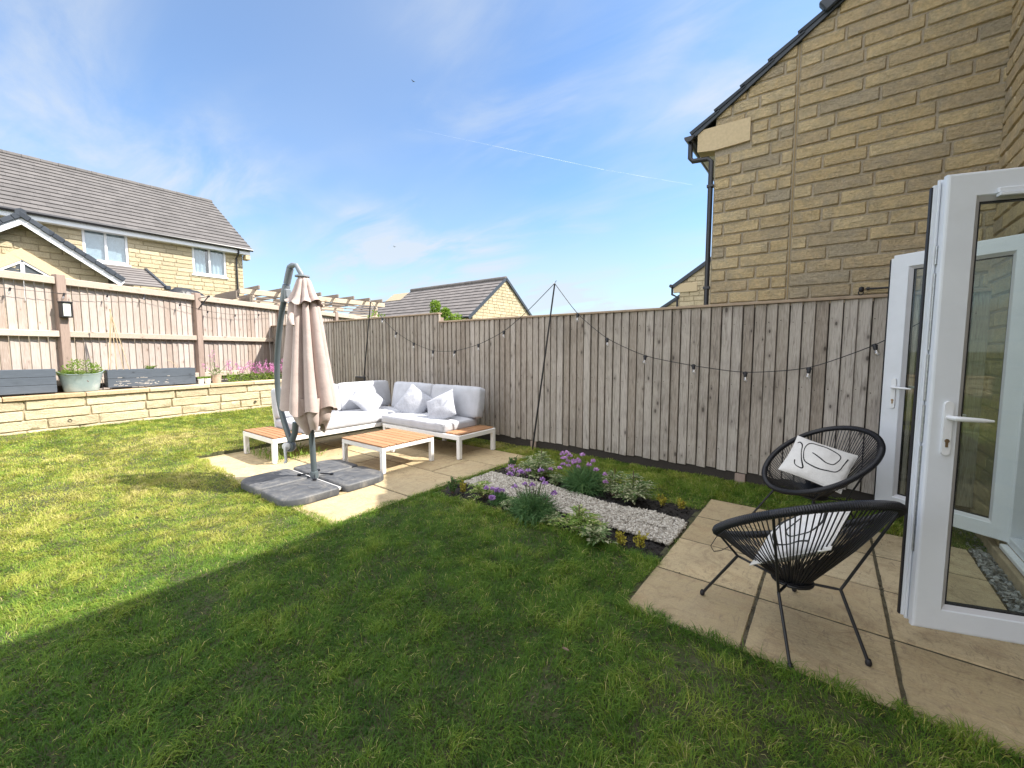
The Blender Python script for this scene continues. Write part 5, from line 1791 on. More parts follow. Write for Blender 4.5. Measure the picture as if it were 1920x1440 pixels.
for (dx_, dy_) in ((0.12, 0.13), (-0.13, -0.1), (0.16, -0.08), (-0.14, 0.12)):
    m = MB(); m.beam((-4.357 + dx_ * 0.35, 2.226 + dy_ * 0.35, 0.10), (-4.357 + dx_, 2.226 + dy_, 0.088), 0.012, 0.012)
    m.lathe([(0, 0.0), (0.018, 0.004), (0.018, 0.022), (0.0, 0.026)], (-4.357 + dx_, 2.226 + dy_, 0.075), 10); m.build('clamp_knob', MAT['gutter'], pu, smooth=True, angle=40)
arm = [(-4.656, 2.13, 0.432), (-4.754, 2.13, 0.575), (-4.851, 2.13, 0.745), (-4.897, 2.13, 0.90), (-4.910, 2.13, 1.05), (-4.897, 2.13, 1.281), (-4.843, 2.135, 1.575), (-4.75, 2.14, 1.832), (-4.68, 2.145, 1.99)]
ap = np.array(arm)
tt = np.linspace(0, len(arm) - 1, 40)
arm_s = np.stack([np.interp(tt, range(len(arm)), ap[:, k]) for k in range(3)], -1)
for _ in range(8):
    arm_s[1:-1] = 0.25 * arm_s[:-2] + 0.5 * arm_s[1:-1] + 0.25 * arm_s[2:]
m = MB(); m.tube(arm_s, 0.029, 16); m.build('arm', MAT['pole'], pu, smooth=True, angle=60)
m = MB()
m.tube([(-4.70, 2.143, 1.94), (-4.655, 2.147, 2.06), (-4.635, 2.148, 2.11)], [0.041, 0.041, 0.036], 16)
m.tube([(-4.628, 2.149, 2.12), (-4.59, 2.152, 2.20), (-4.552, 2.155, 2.275)], [0.034, 0.035, 0.035], 16)
m.tube([(-4.565, 2.155, 2.282), (-4.50, 2.158, 2.300), (-4.43, 2.162, 2.292)], [0.030, 0.028, 0.020], 14)
m.tube([(-4.44, 2.162, 2.300), (-4.405, 2.170, 2.245), (-4.388, 2.185, 2.205), (-4.385, 2.19, 2.17)], [0.020, 0.024, 0.026, 0.028], 14)
m.lathe([(0.0, 0.012), (0.07, 0.008), (0.072, -0.006), (0.03, -0.012)], (-4.385, 2.195, 2.178), 18)
m.box((-4.63, 2.11, 1.94), (-4.58, 2.17, 2.06), 0.008)
m.build('top_joint', MAT['hub'], pu, smooth=True, angle=40)
m = MB(); m.tube([(-4.60, 2.19, 2.03), (-4.64, 2.19, 1.80), (-4.70, 2.19, 1.45), (-4.72, 2.19, 1.2)], 0.026, 10); m.build('stay', MAT['pole'], pu, smooth=True)
m = MB()
m.tube([(-4.60, 2.17, 0.64), (-4.615, 2.16, 0.52), (-4.645, 2.14, 0.43)], [0.034, 0.032, 0.034], 12)
m.lathe([(0.0, -0.05), (0.048, -0.045), (0.060, -0.02), (0.060, 0.02), (0.048, 0.045), (0.0, 0.05)], (-4.650, 2.12, 0.375), 16, axis=(0.7, -0.7, 0.1))
m.build('crank_housing', MAT['pole'], pu, smooth=True, angle=45)
m = MB()
m.lathe([(0.0, -0.02), (0.040, -0.018), (0.044, 0.0), (0.03, 0.012), (0, 0.016)], (-4.63, 2.07, 0.385), 14, axis=(0.7, -0.7, 0.1))
m.tube([(-4.615, 2.055, 0.385), (-4.60, 2.045, 0.34), (-4.595, 2.045, 0.27), (-4.592, 2.045, 0.225)], [0.018, 0.016, 0.012, 0.014], 10)
m.tube([(-4.592, 2.045, 0.228), (-4.57, 2.02, 0.228)], 0.013, 8)
m.build('crank', MAT['crank'], pu, smooth=True, angle=50)


def folded_cloth(rings, nf, seg=160, seed=0, hem=None):
    """rings: (cx, cy, z, r, fold_amp); returns grid closed around."""
    th = np.linspace(0, 2 * PI, seg, endpoint=False)
    rs = np.random.default_rng(seed)
    ph = rs.uniform(0, 2 * PI); wob = rs.normal(0, 0.35, nf)
    P = []
    for i, (cx, cy, z, r, am) in enumerate(rings):
        t = i / (len(rings) - 1)
        a = th * nf + ph + 0.6 * np.sin(th * 2 + 1) + 0.35 * np.sin(t * 3 + th)
        f = np.abs(np.sin(a / 2)) ** 0.75 * 2 - 1
        big = 0.12 * np.sin(th * 2 + 0.5 + t)
        rr = r * (1 + am * f + big * am * 1.5 + 0.03 * np.sin(5 * th + 9 * t) * am)
        zz = np.full(seg, z, float)
        if hem is not None:
            zz = zz + hem * (t ** 6) * (np.sin(th * 3 + 1.0) * 0.5 + np.sin(th * nf + ph) * 0.4)
        P.append(np.stack([cx + rr * np.cos(th), cy + rr * np.sin(th), zz], -1))
    return np.transpose(np.array(P), (1, 0, 2))


def thick_cloth(mb, P, th=0.004):
    mb.grid(P, 0.5, True)
    c = P.mean(0, keepdims=True)
    d = P - c; d[..., 2] = 0
    d /= np.linalg.norm(d, axis=-1, keepdims=True) + 1e-9
    mb.grid((P - d * th)[::-1], 0.5, True)


m = MB()
rings = []
for k in range(28):
    t = k / 27
    z = 1.98 - t * (1.98 - 0.80)
    r = np.interp(z, [0.80, 0.95, 1.15, 1.45, 1.7, 1.9, 1.98], [0.228, 0.213, 0.19, 0.160, 0.138, 0.118, 0.093])
    am = np.interp(z, [0.8, 1.3, 1.9, 1.98], [0.26, 0.30, 0.24, 0.12])
    rings.append((np.interp(z, [0.8, 2.0], [-4.36, -4.395]), 2.205, z, r, am))
thick_cloth(m, folded_cloth(rings, 8, 200, 4, hem=0.05))
m.build('canopy', MAT['canopy'], pu, smooth=True, angle=180)
m = MB()
rings = []
for k in range(14):
    t = k / 13
    z = 2.172 - t * (2.172 - 1.905)
    r = np.interp(t, [0, 0.12, 0.5, 0.85, 1], [0.040, 0.060, 0.088, 0.124, 0.152])
    rings.append((-4.375, 2.20, z, r, np.interp(t, [0, 0.2, 1], [0.05, 0.14, 0.24])))
thick_cloth(m, folded_cloth(rings, 8, 160, 9, hem=0.035))
m.build('vent_flap', MAT['canopy'], pu, smooth=True, angle=180)
m = MB()
rings = []
for k in range(12):
    t = k / 11
    z = 0.93 - t * (0.93 - 0.60)
    r = np.interp(t, [0, 0.35, 0.7, 1], [0.185, 0.175, 0.15, 0.095])
    rings.append((-4.33 + 0.03 * t, 2.205, z, r, np.interp(t, [0, 1], [0.12, 0.30])))
thick_cloth(m, folded_cloth(rings, 6, 160, 14, hem=0.07))
m.build('tucked_hem', MAT['canopy'], pu, smooth=True, angle=180)
m = MB(); m.tube([(-4.30, 2.03, 1.78), (-4.26, 2.00, 1.72), (-4.20, 1.995, 1.66)], [0.02, 0.03, 0.012], 8)
P = np.array([[(-4.33 + 0.012 * i + 0.05 * j / 5, 1.995 - 0.006 * i, 1.83 - 0.028 * j + 0.006 * i) for j in range(6)] for i in range(7)])
m.grid(P); m.build('tie_strap', MAT['canopy'], pu, smooth=True)


def base_tray(cx, cy, sx, sy, label):
    """moulded ballast tray: outer corner rounded, top slightly domed, shallow oval relief."""
    W = 0.535
    r_out = 0.17

    def outline(g):
        pts = []
        for (px, py, r) in ((W - g, g, 0.05), (W - g, W - g, r_out), (g, W - g, 0.05), (g, g, 0.03)):
            sxn = 1 if px > W / 2 else -1; syn = 1 if py > W / 2 else -1
            c0x, c0y = px - sxn * r, py - syn * r
            a0 = {(1, -1): -PI / 2, (1, 1): 0, (-1, 1): PI / 2, (-1, -1): PI}[(sxn, syn)]
            for k in range(9):
                t = a0 + PI / 2 * k / 8
                pts.append((c0x + r * math.cos(t), c0y + r * math.sin(t)))
        return pts
    m = MB()
    V = []
    for g, z in ((0.0, 0.0), (0.0, 0.055), (0.006, 0.068), (0.018, 0.074), (0.10, 0.0775)):
        V += [(cx + sx * (0.022 + x), cy + sy * (0.022 + y), z) for x, y in outline(g)]
    n = 36
    F = []
    for L_ in range(4):
        for k in range(n):
            k2 = (k + 1) % n
            F.append((L_ * n + k, L_ * n + k2, (L_ + 1) * n + k2, (L_ + 1) * n + k))
    F.append(tuple(4 * n + k for k in range(n)))
    m.add(V, F)
    for (ex, ey) in ((0.17, 0.36), (0.36, 0.17)):
        ring = [(cx + sx * (ex + 0.105 * math.cos(t) * (0.62 if ex < ey else 1)), cy + sy * (ey + 0.105 * math.sin(t) * (1 if ex < ey else 0.62)), 0.0765) for t in np.linspace(0, 2 * PI, 30, endpoint=False)]
        m.tube(ring, 0.004, 6, closed=True)
    o = m.build('parasol_weight', MAT['tray'], loc=(cx + sx * 0.28, cy + sy * 0.28, 0), smooth=True, angle=40)
    bm = bmesh.new(); bm.from_mesh(o.data); bmesh.ops.recalc_face_normals(bm, faces=bm.faces); bm.to_mesh(o.data); bm.free()
    tag(o, label, 'parasol weight', 'dark parasol base weights')


base_tray(-4.357, 2.226, 1, 1, 'dark grey base weight right behind the parasol post, by the table leg')
base_tray(-4.357, 2.226, 1, -1, 'scuffed dark grey base weight at the front, on the open patio side')
base_tray(-4.357, 2.226, -1, -1, 'dark grey base weight half overgrown by lawn, with the parasol shadow on it')
base_tray(-4.357, 2.226, -1, 1, 'dark grey base weight behind the post, facing the left sofa shelf')

# ------------------------------------------------------------------ STRING CHAIRS
RA, RB = 0.42, 0.365
TL = R(32)
RC = Vector((0, 0, 0.57))
BASE = Vector((0.015, 0, 0.285))


def rim_pt(t, sc=1.0):
    u = Vector((math.cos(TL), 0, -math.sin(TL)))
    egg = 1 - 0.05 * math.cos(t)
    return RC + u * (RA * math.cos(t) * sc) + Vector((0, 1, 0)) * (RB * math.sin(t) * sc * egg)


def string_chair(loc, az, label):
    t = thing('string_chair', label, 'chair', (0, 0, 0), 'black string chairs on the terrace')
    m = MB()
    n = 72
    m.tube([tuple(rim_pt(2 * PI * k / n)) for k in range(n)], 0.019, 12, closed=True)
    for k in range(0, 260):
        a = 2 * PI * k / 260
        p = rim_pt(a); q = rim_pt(a + 0.01)
        d = (q - p).normalized()
        ref = Vector((0, 0, 1)).cross(d).normalized(); up = d.cross(ref)
        m.tube([tuple(p + (ref * math.cos(s) + up * math.sin(s)) * 0.0195) for s in np.linspace(0, 2 * PI, 9)[:-1]], 0.0022, 4, closed=True)
    m.build('rim', MAT['rattan'], t, smooth=True, angle=60)
    m = MB()
    N = 104
    for k in range(N):
        a = 2 * PI * (k + 0.15 * math.sin(k * 7.3)) / N
        p = rim_pt(a, 0.995)
        q = BASE + Vector((math.cos(a) * 0.075, math.sin(a) * 0.075, 0.004 * math.sin(k * 3.1)))
        mid = p.lerp(q, 0.5)
        out = Vector((math.cos(a), math.sin(a), -0.6)) * 0.012
        m.tube([tuple(p), tuple(p.lerp(q, 0.3) + out * 0.8), tuple(mid + out), tuple(p.lerp(q, 0.75) + out * 0.6), tuple(q)], 0.0031, 5, rnd=random.random())
    m.lathe([(0.0, 0.0), (0.06, -0.004), (0.086, 0.0), (0.09, 0.012), (0.07, 0.018), (0.0, 0.012)], tuple(BASE + Vector((0, 0, -0.012))), 24)
    m.build('cord_seat', MAT['rattan'], t, smooth=True, angle=50)
    m = MB()
    m.tube([tuple(BASE + Vector((0.085 * math.cos(a), 0.085 * math.sin(a), -0.014))) for a in np.linspace(0, 2 * PI, 24, endpoint=False)], 0.008, 8, closed=True)
    for sg in (1, -1):
        for (cr, ra) in (((-0.10, 0.155, 0.278), 2.25), ((0.20, 0.17, 0.305), 0.95)):
            c = Vector((cr[0], cr[1] * sg, cr[2]))
            ri = rim_pt(ra * sg, 1.0)
            e = Vector((BASE.x + 0.08 * (1 if cr[0] > 0 else -1) * 0.6, 0.065 * sg, 0.272))
            m.tube([tuple(e), tuple(c.lerp(e, 0.15)), tuple(c), tuple(c.lerp(ri, 0.12)), tuple(ri)], 0.0065, 8)
    m.build('under_frame', MAT['black'], t, smooth=True, angle=60)
    for sg in (1, -1):
        for (c, f) in (((-0.10, 0.155, 0.278), (-0.235, 0.185, 0.0)), ((0.20, 0.17, 0.305), (0.345, 0.28, 0.0))):
            a = Vector((c[0], c[1] * sg, c[2])); b = Vector((f[0], f[1] * sg, f[2] + 0.012))
            mm = MB(); mm.tube([tuple(a), tuple(a.lerp(b, 0.5)), tuple(b)], 0.0075, 8); lg = mm.build('leg', MAT['black'], t, smooth=True, angle=60)
            mm = MB(); mm.lathe([(0.0, 0.0), (0.010, 0.001), (0.0135, 0.010), (0.012, 0.022), (0.008, 0.03)], (b.x, b.y, 0.0), 10); mm.build('foot_cap', MAT['gasket'], lg, smooth=True)
    t.location = loc
    t.rotation_euler = (0, 0, az)
    return t


ca = string_chair((-0.094, 2.45, 0.002), R(131), 'nearer black string chair, seen from behind with its back to the camera')
m = MB()
mm_ = [(-0.02, 0.36, 0.56), (0.02, 0.40, 0.50), (0.05, 0.41, 0.44), (0.07, 0.38, 0.40), (0.09, 0.33, 0.395), (0.10, 0.26, 0.42)]
m.tube(mm_, 0.002, 5)
o = m.build('loose_cord', MAT['rattan'], None)
o.parent = ca
cb = copy_tree(ca)
for ch in list(cb.children):
    if ch.name.startswith('loose_cord'):
        bpy.data.objects.remove(ch)
cb.location = (-0.045, 4.02, 0.002); cb.rotation_euler = (0, 0, R(-133))
cb['label'] = 'farther black string chair by the fence, open side towards the lawn'


def art_pillow(M, size, T_, label, seed):
    o = pillow('art_cushion', size, T_, M, MAT['cushion_white'], label, 'cushion', 'white line-art cushions', seed)
    A = [(-0.671, 0.293), (-0.596, 0.341), (-0.518, 0.255), (-0.47, 0.089), (-0.4, -0.106), (-0.314, -0.256), (-0.223, -0.384), (-0.251, -0.427), (-0.38, -0.39), (-0.46, -0.339), (-0.495, -0.242)]
    A = [(x * 0.8, y * 1.0) for x, y in A]
    B = [(-0.165, 0.073), (0.0, -0.02), (0.159, -0.084), (0.308, -0.018), (0.336, 0.201), (0.308, 0.313), (0.048, 0.431), (-0.272, 0.383), (-0.347, 0.181), (-0.274, -0.125), (-0.19, -0.257), (0.054, -0.318), (0.40, -0.19), (0.44, -0.018), (0.44, 0.173), (0.46, 0.308)]
    h = size / 2
    m = MB()
    for path in (A, B):
        p = np.array(path) * 1.75
        p = np.clip(p, -0.9, 0.9)
        tt = np.linspace(0, len(p) - 1, len(p) * 8)
        q = np.stack([np.interp(tt, range(len(p)), p[:, k]) for k in (0, 1)], -1)
        for _ in range(10):
            q[1:-1] = 0.25 * q[:-2] + 0.5 * q[1:-1] + 0.25 * q[2:]
        x, y, z = pillow_surf(q[:, 0], q[:, 1], T_)
        P = np.stack([x * h, y * h, z], -1)
        inner = np.clip((1 - np.abs(q[:, :1])) * (1 - np.abs(q[:, 1:])) * 6, 0, 1)
        P = P + inner * 0.022 * (np.stack([fbm(P + seed, 9, 2), fbm(P + seed + 9, 9, 2), fbm(P + seed + 21, 8, 2)], -1) - 0.5)
        tg = np.gradient(P, axis=0); tg /= np.linalg.norm(tg, axis=1)[:, None] + 1e-9
        sd = np.cross(tg, [0, 0, 1.0])
        wv = (0.0045 + 0.0012 * np.sin(tt * 1.3))[:, None]
        up = np.array([0, 0, 0.0022])
        strip = np.stack([P - sd * wv - [0, 0, 0.003], P - sd * wv * 0.8 + up, P + sd * wv * 0.8 + up, P + sd * wv - [0, 0, 0.003]], 1)
        m.grid(strip @ np.array(M.to_3x3()).T + np.array(M.translation))
    m.build('printed_line', MAT['ink'], o, smooth=True, angle=180)
    return o


YAW, PIT = R(37.246), R(4.615)
fh = Vector((-math.sin(YAW), math.cos(YAW), 0)); rt = Vector((math.cos(YAW), math.sin(YAW), 0))
M = face_mat((-0.045, 4.00, 0.545), (rt * 0.306 - Vector((0, 0, 0.110)) - fh * 0.30), (rt * 0.302 + Vector((0, 0, 0.249)) + fh * 0.22))
art_pillow(M, 0.41, 0.062, 'white cushion with black looping lines in the chair by the fence', 3)
# the other lies the same way in its own chair
rel = Matrix.Translation((-0.045, 4.02, 0)) @ Matrix.Rotation(R(-133), 4, 'Z')
loc = rel.inverted() @ M
M_b = Matrix.Translation((-0.055, 2.48, -0.045)) @ Matrix.Rotation(R(131), 4, 'Z') @ loc
art_pillow(M_b, 0.41, 0.062, 'white line-art cushion seen through the cords of the nearer chair', 6)

# ------------------------------------------------------------------ FESTOON LIGHTS
def pole_light(name, label, a, b, r):
    t = thing(name, label, 'pole', (a[0], a[1], 0), 'black poles carrying the festoon lights')
    m = MB(); m.tube([a, tuple((np.array(a) + np.array(b)) / 2), b], [r, r * 0.9, r * 0.8], 8); m.build('rod', MAT['black'], t, smooth=True)
    m = MB(); c = np.array(b)
    m.tube([tuple(c), tuple(c + (0.01, 0, 0.03)), tuple(c + (0.03, 0, 0.045))], 0.004, 6); m.tube([tuple(c), tuple(c + (-0.02, 0, 0.025))], 0.004, 6)
    m.build('hook', MAT['steel'], t)
    return t


pole_light('light_pole', 'thin black leaning pole standing in the grass right of the sofa', (-3.312, 4.83, 0.0), (-2.963, 4.83, 2.29), 0.013)
pole_light('light_pole', 'thin black leaning pole behind the left end of the sofa', (-7.44, 4.78, 0.1), (-7.0, 4.78, 2.33), 0.013)
sp = thing('solar_panel', 'small black solar box on the pole behind the left sofa', 'solar panel', (-7.34, 4.72, 0.75))
m = MB(); m.box((-7.50, 4.72, 0.74), (-7.18, 4.755, 0.905), 0.008); m.build('casing', MAT['gutter'], sp)
m = MB(); m.box((-7.485, 4.716, 0.755), (-7.195, 4.7195, 0.89), 0.001); m.build('cell', plain('solar_cell', (0.01, 0.012, 0.02), 0.2), sp)


def festoon(label, anchors, bulbs, parent_loc, r=0.0045, bulb=0.03, group=None, drop=0.0):
    t = thing('string_lights', label, 'string lights', parent_loc, group)
    p = np.array(anchors, float)
    m = MB()
    tt = np.linspace(0, len(p) - 1, len(p) * 6)
    q = np.stack([np.interp(tt, range(len(p)), p[:, k]) for k in range(3)], -1)
    for _ in range(4):
        q[1:-1] = 0.25 * q[:-2] + 0.5 * q[1:-1] + 0.25 * q[2:]
    m.tube(q, r, 6); m.build('cable', MAT['black'], t, smooth=True, angle=180)
    for k, b in enumerate(bulbs):
        b = np.array(b, float)
        ax = Vector((0.18 * math.sin(k * 2.3) + 0.1, -0.25, -1)).normalized()
        m = MB()
        m.lathe([(0.0, -0.016), (bulb * 0.55, -0.014), (bulb * 0.6, 0.02), (bulb * 0.5, 0.038), (0.0, 0.038)], tuple(b), 10, axis=tuple(ax))
        m.box(b - np.array([bulb * 0.75, bulb * 0.35, 0.008]), b + np.array([bulb * 0.75, bulb * 0.35, 0.010]), 0.003)
        h = m.build('lamp_holder', MAT['gasket'], t, smooth=True, angle=40)
        m = MB()
        s = bulb / 0.03
        m.lathe([(0.008 * s, 0.036), (0.012 * s, 0.045), (0.021 * s, 0.062), (0.0225 * s, 0.075), (0.018 * s, 0.088), (0.008 * s, 0.096), (0.0, 0.098)], tuple(b), 12, axis=tuple(ax))
        m.build('bulb', MAT['bulb'], h, smooth=True, angle=180)
        m = MB()
        f0 = Vector(b) + ax * 0.04; f1 = Vector(b) + ax * 0.078 * s
        m.tube([tuple(f0), tuple(f0.lerp(f1, 0.5) + Vector((0.004, 0, 0))), tuple(f1)], 0.0022 * s, 5)
        m.build('filament', MAT['pot_beige'], h)
    return t


A = [(-2.963, 4.83, 2.30), (-2.627, 4.85, 1.875), (-2.216, 4.85, 1.554), (-1.731, 4.85, 1.345), (-1.198, 4.85, 1.249), (-0.695, 4.85, 1.185), (-0.164, 4.85, 1.242), (0.295, 4.85, 1.459), (0.62, 4.86, 1.68)]
festoon('black festoon cable of clear bulbs sagging across the fence above the right-hand border', A, A[1:-1], (-1.2, 4.85, 1.25), group='festoon lights on the grey fence')
A = [(-2.965, 4.83, 2.30), (-3.407, 4.85, 1.966), (-3.835, 4.85, 1.688), (-4.337, 4.85, 1.50), (-4.845, 4.85, 1.40), (-5.362, 4.85, 1.40), (-5.853, 4.85, 1.535), (-6.337, 4.85, 1.735), (-6.74, 4.85, 2.013), (-7.0, 4.79, 2.33)]
festoon('black festoon cable of clear bulbs sagging across the fence above the sofa', A, A[2:-1], (-5.0, 4.85, 1.4), group='festoon lights on the grey fence')
A = [(-9.6, 0.0, 2.33), (-9.75, 0.477, 2.324), (-9.93, 1.05, 2.325), (-10.15, 1.60, 2.38), (-10.45, 2.15, 2.45), (-10.72, 2.75, 2.35), (-10.95, 3.30, 2.26), (-11.2, 3.92, 2.235), (-11.45, 4.53, 2.30), (-11.6, 4.95, 2.36)]
A = [tuple(fpt((y - 1.03) / FD.y, 0.105, z)) for (x, y, z) in A]
festoon('thin dark light string slung along the left fence between its posts', A, A[1:-1], (-10.5, 2.4, 2.3), 0.0035, 0.022)

# wall lamp on the left fence post and a small bracket
wlp = thing('wall_lamp', 'small dark framed lantern with pale panel on the left fence post', 'lamp', tuple(fpt(0, 0.15, 2.06)))
c = fpt(0, 0.10)
M = Matrix(((FD.x, FN.x, 0, c.x), (FD.y, FN.y, 0, c.y), (0, 0, 1, 0), (0, 0, 0, 1)))
m = MB()
for (p, q) in ((-0.065, -0.05), (0.05, 0.065)):
    m.box((p, 0.0, 1.965), (q, 0.09, 2.175), 0.003, M)
m.box((-0.075, 0.0, 2.176), (0.075, 0.10, 2.20), 0.006, M); m.box((-0.068, 0.0, 1.945), (0.068, 0.095, 1.964), 0.004, M); m.box((-0.05, 0.001, 1.965), (0.05, 0.012, 2.175), 0, M)
m.build('lantern_frame', MAT['gutter'], wlp)
m = MB(); m.box((-0.0495, 0.02, 1.966), (0.0495, 0.082, 2.174), 0.003, M); m.build('panel', MAT['lampglass'], wlp)
bk = thing('hanging_bracket', 'small black angled bracket on the second left fence post', 'bracket', tuple(fpt(SP, 0.12, 2.4)))
m = MB(); a = fpt(SP - 0.01, 0.11, 2.30); b = fpt(SP + 0.12, 0.24, 2.57)
m.tube([tuple(a), tuple(a.lerp(b, 0.5) + Vector((0, 0, 0.01))), tuple(b)], 0.011, 8); m.tube([tuple(fpt(SP, 0.11, 2.52)), tuple(b)], 0.008, 6); m.box(np.array(b) - 0.02, np.array(b) + 0.02, 0.004)
m.build('arm', MAT['gutter'], bk)


# ------------------------------------------------------------------ PLANTERS on the wall
def trough(y0, y1, x_front, z0, hgt, dep, label, chips, boards=2):
    t = thing('wooden_planter', label, 'planter', (x_front - dep / 2, (y0 + y1) / 2, z0), 'slate blue planter troughs')
    m = MB()
    hb = hgt / boards
    for k in range(boards):
        m.box((x_front - 0.02, y0, z0 + k * hb + 0.002), (x_front, y1, z0 + (k + 1) * hb - 0.002), 0.003)
        m.box((x_front - dep, y0, z0 + k * hb + 0.002), (x_front - dep + 0.02, y1, z0 + (k + 1) * hb - 0.002), 0.003)
        for yy in (y0, y1 - 0.02):
            m.box((x_front - dep + 0.0205, yy, z0 + k * hb + 0.002), (x_front - 0.0205, yy + 0.02, z0 + (k + 1) * hb - 0.002), 0.003)
    m.build('box', MAT['planter'], t)
    m = MB(); m.box((x_front - dep + 0.021, y0 + 0.021, z0 + 0.02), (x_front - 0.021, y1 - 0.021, z0 + hgt - 0.04), 0); m.build('soil', MAT['soil'], t)
    for yy in (y0 + 0.06, y1 - 0.30):
        m = MB(); m.box((x_front - dep + 0.03, yy, z0 - 0.02), (x_front - 0.03, yy + 0.24, z0 + 0.001), 0.002); m.build('runner', MAT['gutter'], t)
    if chips:
        m = MB()
        rs = random.Random(5)
        for k in range(46):
            y = y0 + 0.05 + (y1 - y0) * 0.62 * rs.random() ** 1.2; z = z0 + rs.choice((0.028, 0.045, 0.06, 0.10, 0.155)) + rs.uniform(-0.008, 0.008)
            L = rs.uniform(0.01, 0.06)
            m.box((x_front - 0.001, y, z), (x_front + 0.0008, y + L, z + rs.uniform(0.003, 0.010)), 0)
        m.build('flaked_paint', MAT['chip'], t)
    return t


ZC = lambda y: 0.690 + SH * (y + 4)
trough(0.22, 0.885, -9.50, ZC(0.5) + 0.025, 0.36, 0.20, 'slate blue wooden trough at the left picture edge, left of the zinc tub', False, 3)
trough(1.475, 2.69, -9.58, ZC(2) + 0.025, 0.30, 0.32, 'slate blue wooden trough with flaking paint, right of the zinc tub', True, 2)
tb = thing('zinc_tub', 'oval pale blue zinc tub full of feathery green plants on the wall', 'tub', (-9.62, 1.17, ZC(1.17)))
m = MB()
n = 48
P = []
for (f, z) in ((0.0, 0.0), (0.72, 0.0), (0.74, 0.01), (0.80, 0.10), (0.88, 0.20), (0.96, 0.275), (1.0, 0.30), (1.02, 0.306), (1.0, 0.31), (0.95, 0.29), (0.88, 0.22)):
    row = []
    for k in range(n):
        a = 2 * PI * k / n
        dip = 0.045 * (math.cos(a) ** 2 - 0.5) * (z / 0.3) if z > 0.05 else 0
        dip = 0.05 * (math.sin(a) ** 2) ** 2 * (z / 0.3)
        row.append((-9.64 + 0.19 * f * math.cos(a), 1.17 + 0.275 * f * math.sin(a), ZC(1.17) + 0.006 + z + dip - 0.03 * (z / 0.3)))
    P.append(row)
m.grid(np.transpose(np.array(P), (1, 0, 2)), 0.5, True)
m.build('tub', MAT['tub'], tb, smooth=True, angle=40)
m = MB(); m.lathe([(0, 0.004), (0.03, 0.003), (0.036, 0.0)], (-9.485, 1.19, ZC(1.17) + 0.16), 18, axis=(1, 0, -0.25))
for v in m.V: v[:, 1] = 1.19 + (v[:, 1] - 1.19) * 1.35
m.build('oval_plaque', MAT['plaque'], tb)
m = MB(); m.lathe([(0.0, 0.22), (0.17, 0.22)], (-9.64, 1.17, ZC(1.17)), 24); m.build('soil', MAT['soil'], tb)


def fronds(mb, c, n, L, H, leaf, seed, spread=1.0, pairs=7, wid=0.4, rn=(0.0, 1.0), arch=0.5):
    rs = np.random.default_rng(seed)
    for k in range(n):
        az = rs.uniform(0, 2 * PI); l = L * rs.uniform(0.6, 1.15); up = H * rs.uniform(0.6, 1.2)
        d = np.array([math.cos(az), math.sin(az), 0]) * spread
        s = np.linspace(0.12, 1, pairs)
        pts = np.array(c) + d * (l * s)[:, None] + np.stack([0 * s, 0 * s, up * (s * (1 + arch) - arch * 1.6 * s ** 2)], -1)
        tg = np.gradient(pts, axis=0); tg /= np.linalg.norm(tg, axis=1)[:, None]
        sd = np.cross(tg, [0, 0, 1.0]); sd /= np.linalg.norm(sd, axis=1)[:, None] + 1e-9
        ll = leaf * np.sin(np.linspace(0.5, 2.7, pairs)) * rs.uniform(0.8, 1.2)
        for sg in (1, -1):
            D = tg * 0.7 + sd * sg + np.array([0, 0, 0.15])
            U = np.tile([0, 0, 1.0], (pairs, 1)) + rs.normal(0, 0.3, (pairs, 3))
            mb.leaves(pts, D, U, ll, ll * wid, rs.uniform(rn[0], rn[1], pairs))
        mb.leaves(pts[-1:], tg[-1:], [[0, 0, 1.0]], leaf, leaf * wid, rs.uniform(*rn))


m = MB()
for k in range(26):
    a = random.uniform(0, 2 * PI); q = random.random() ** 0.5
    fronds(m, (-9.64 + 0.16 * q * math.cos(a), 1.17 + 0.24 * q * math.sin(a), ZC(1.17) + 0.20), 7, 0.10, 0.14 + 0.05 * random.random(), 0.035, k, pairs=6, wid=0.28)
leaf_cloud(m, [(-9.7, 1.05, ZC(1) + 0.36), (-9.72, 1.25, ZC(1) + 0.40), (-9.66, 1.12, ZC(1) + 0.44), (-9.7, 1.35, ZC(1) + 0.36)], [0.10, 0.11, 0.08, 0.08], 420, 0.04, 0.014, 6, 0.7)
m.build('foliage', MAT['lf_fresh'], tb)

bc = thing('bamboo_cane', 'thin bamboo cane wigwam standing in the flaking trough', 'plant support', (-9.75, 1.62, 1.0), None)
m = MB()
top = (-9.76, 1.60, 2.05)
for k, b in enumerate(((-9.70, 1.50, 0.98), (-9.70, 1.62, 0.98), (-9.72, 1.80, 0.98), (-9.85, 1.56, 0.98), (-9.86, 1.74, 0.98))):
    e = Vector(top) + (Vector(top) - Vector(b)) * 0.06
    mm = MB(); mm.tube([b, tuple(Vector(b).lerp(e, 0.5)), tuple(e)], 0.0055, 6); mm.build('cane', MAT['bamboo'], bc, smooth=True)
sd = thing('seedling', 'small leafy seedling in the flaking slate blue trough', 'plant', (-9.74, 2.08, 1.02))
m = MB(); fronds(m, (-9.74, 2.08, 1.00), 14, 0.07, 0.16, 0.055, 3, pairs=4, wid=0.35); m.build('foliage', MAT['lf_fresh'], sd)
wd = thing('dry_stalk', 'bent dry stalk in the flaking slate blue trough', 'plant', (-9.74, 2.4, 1.0))
m = MB(); m.tube([(-9.74, 2.50, 1.0), (-9.74, 2.42, 1.16), (-9.74, 2.36, 1.22), (-9.74, 2.28, 1.25)], 0.004, 6); m.tube([(-9.74, 2.26, 1.0), (-9.74, 2.2, 1.1)], 0.004, 6); m.build('stem', MAT['bamboo'], wd)


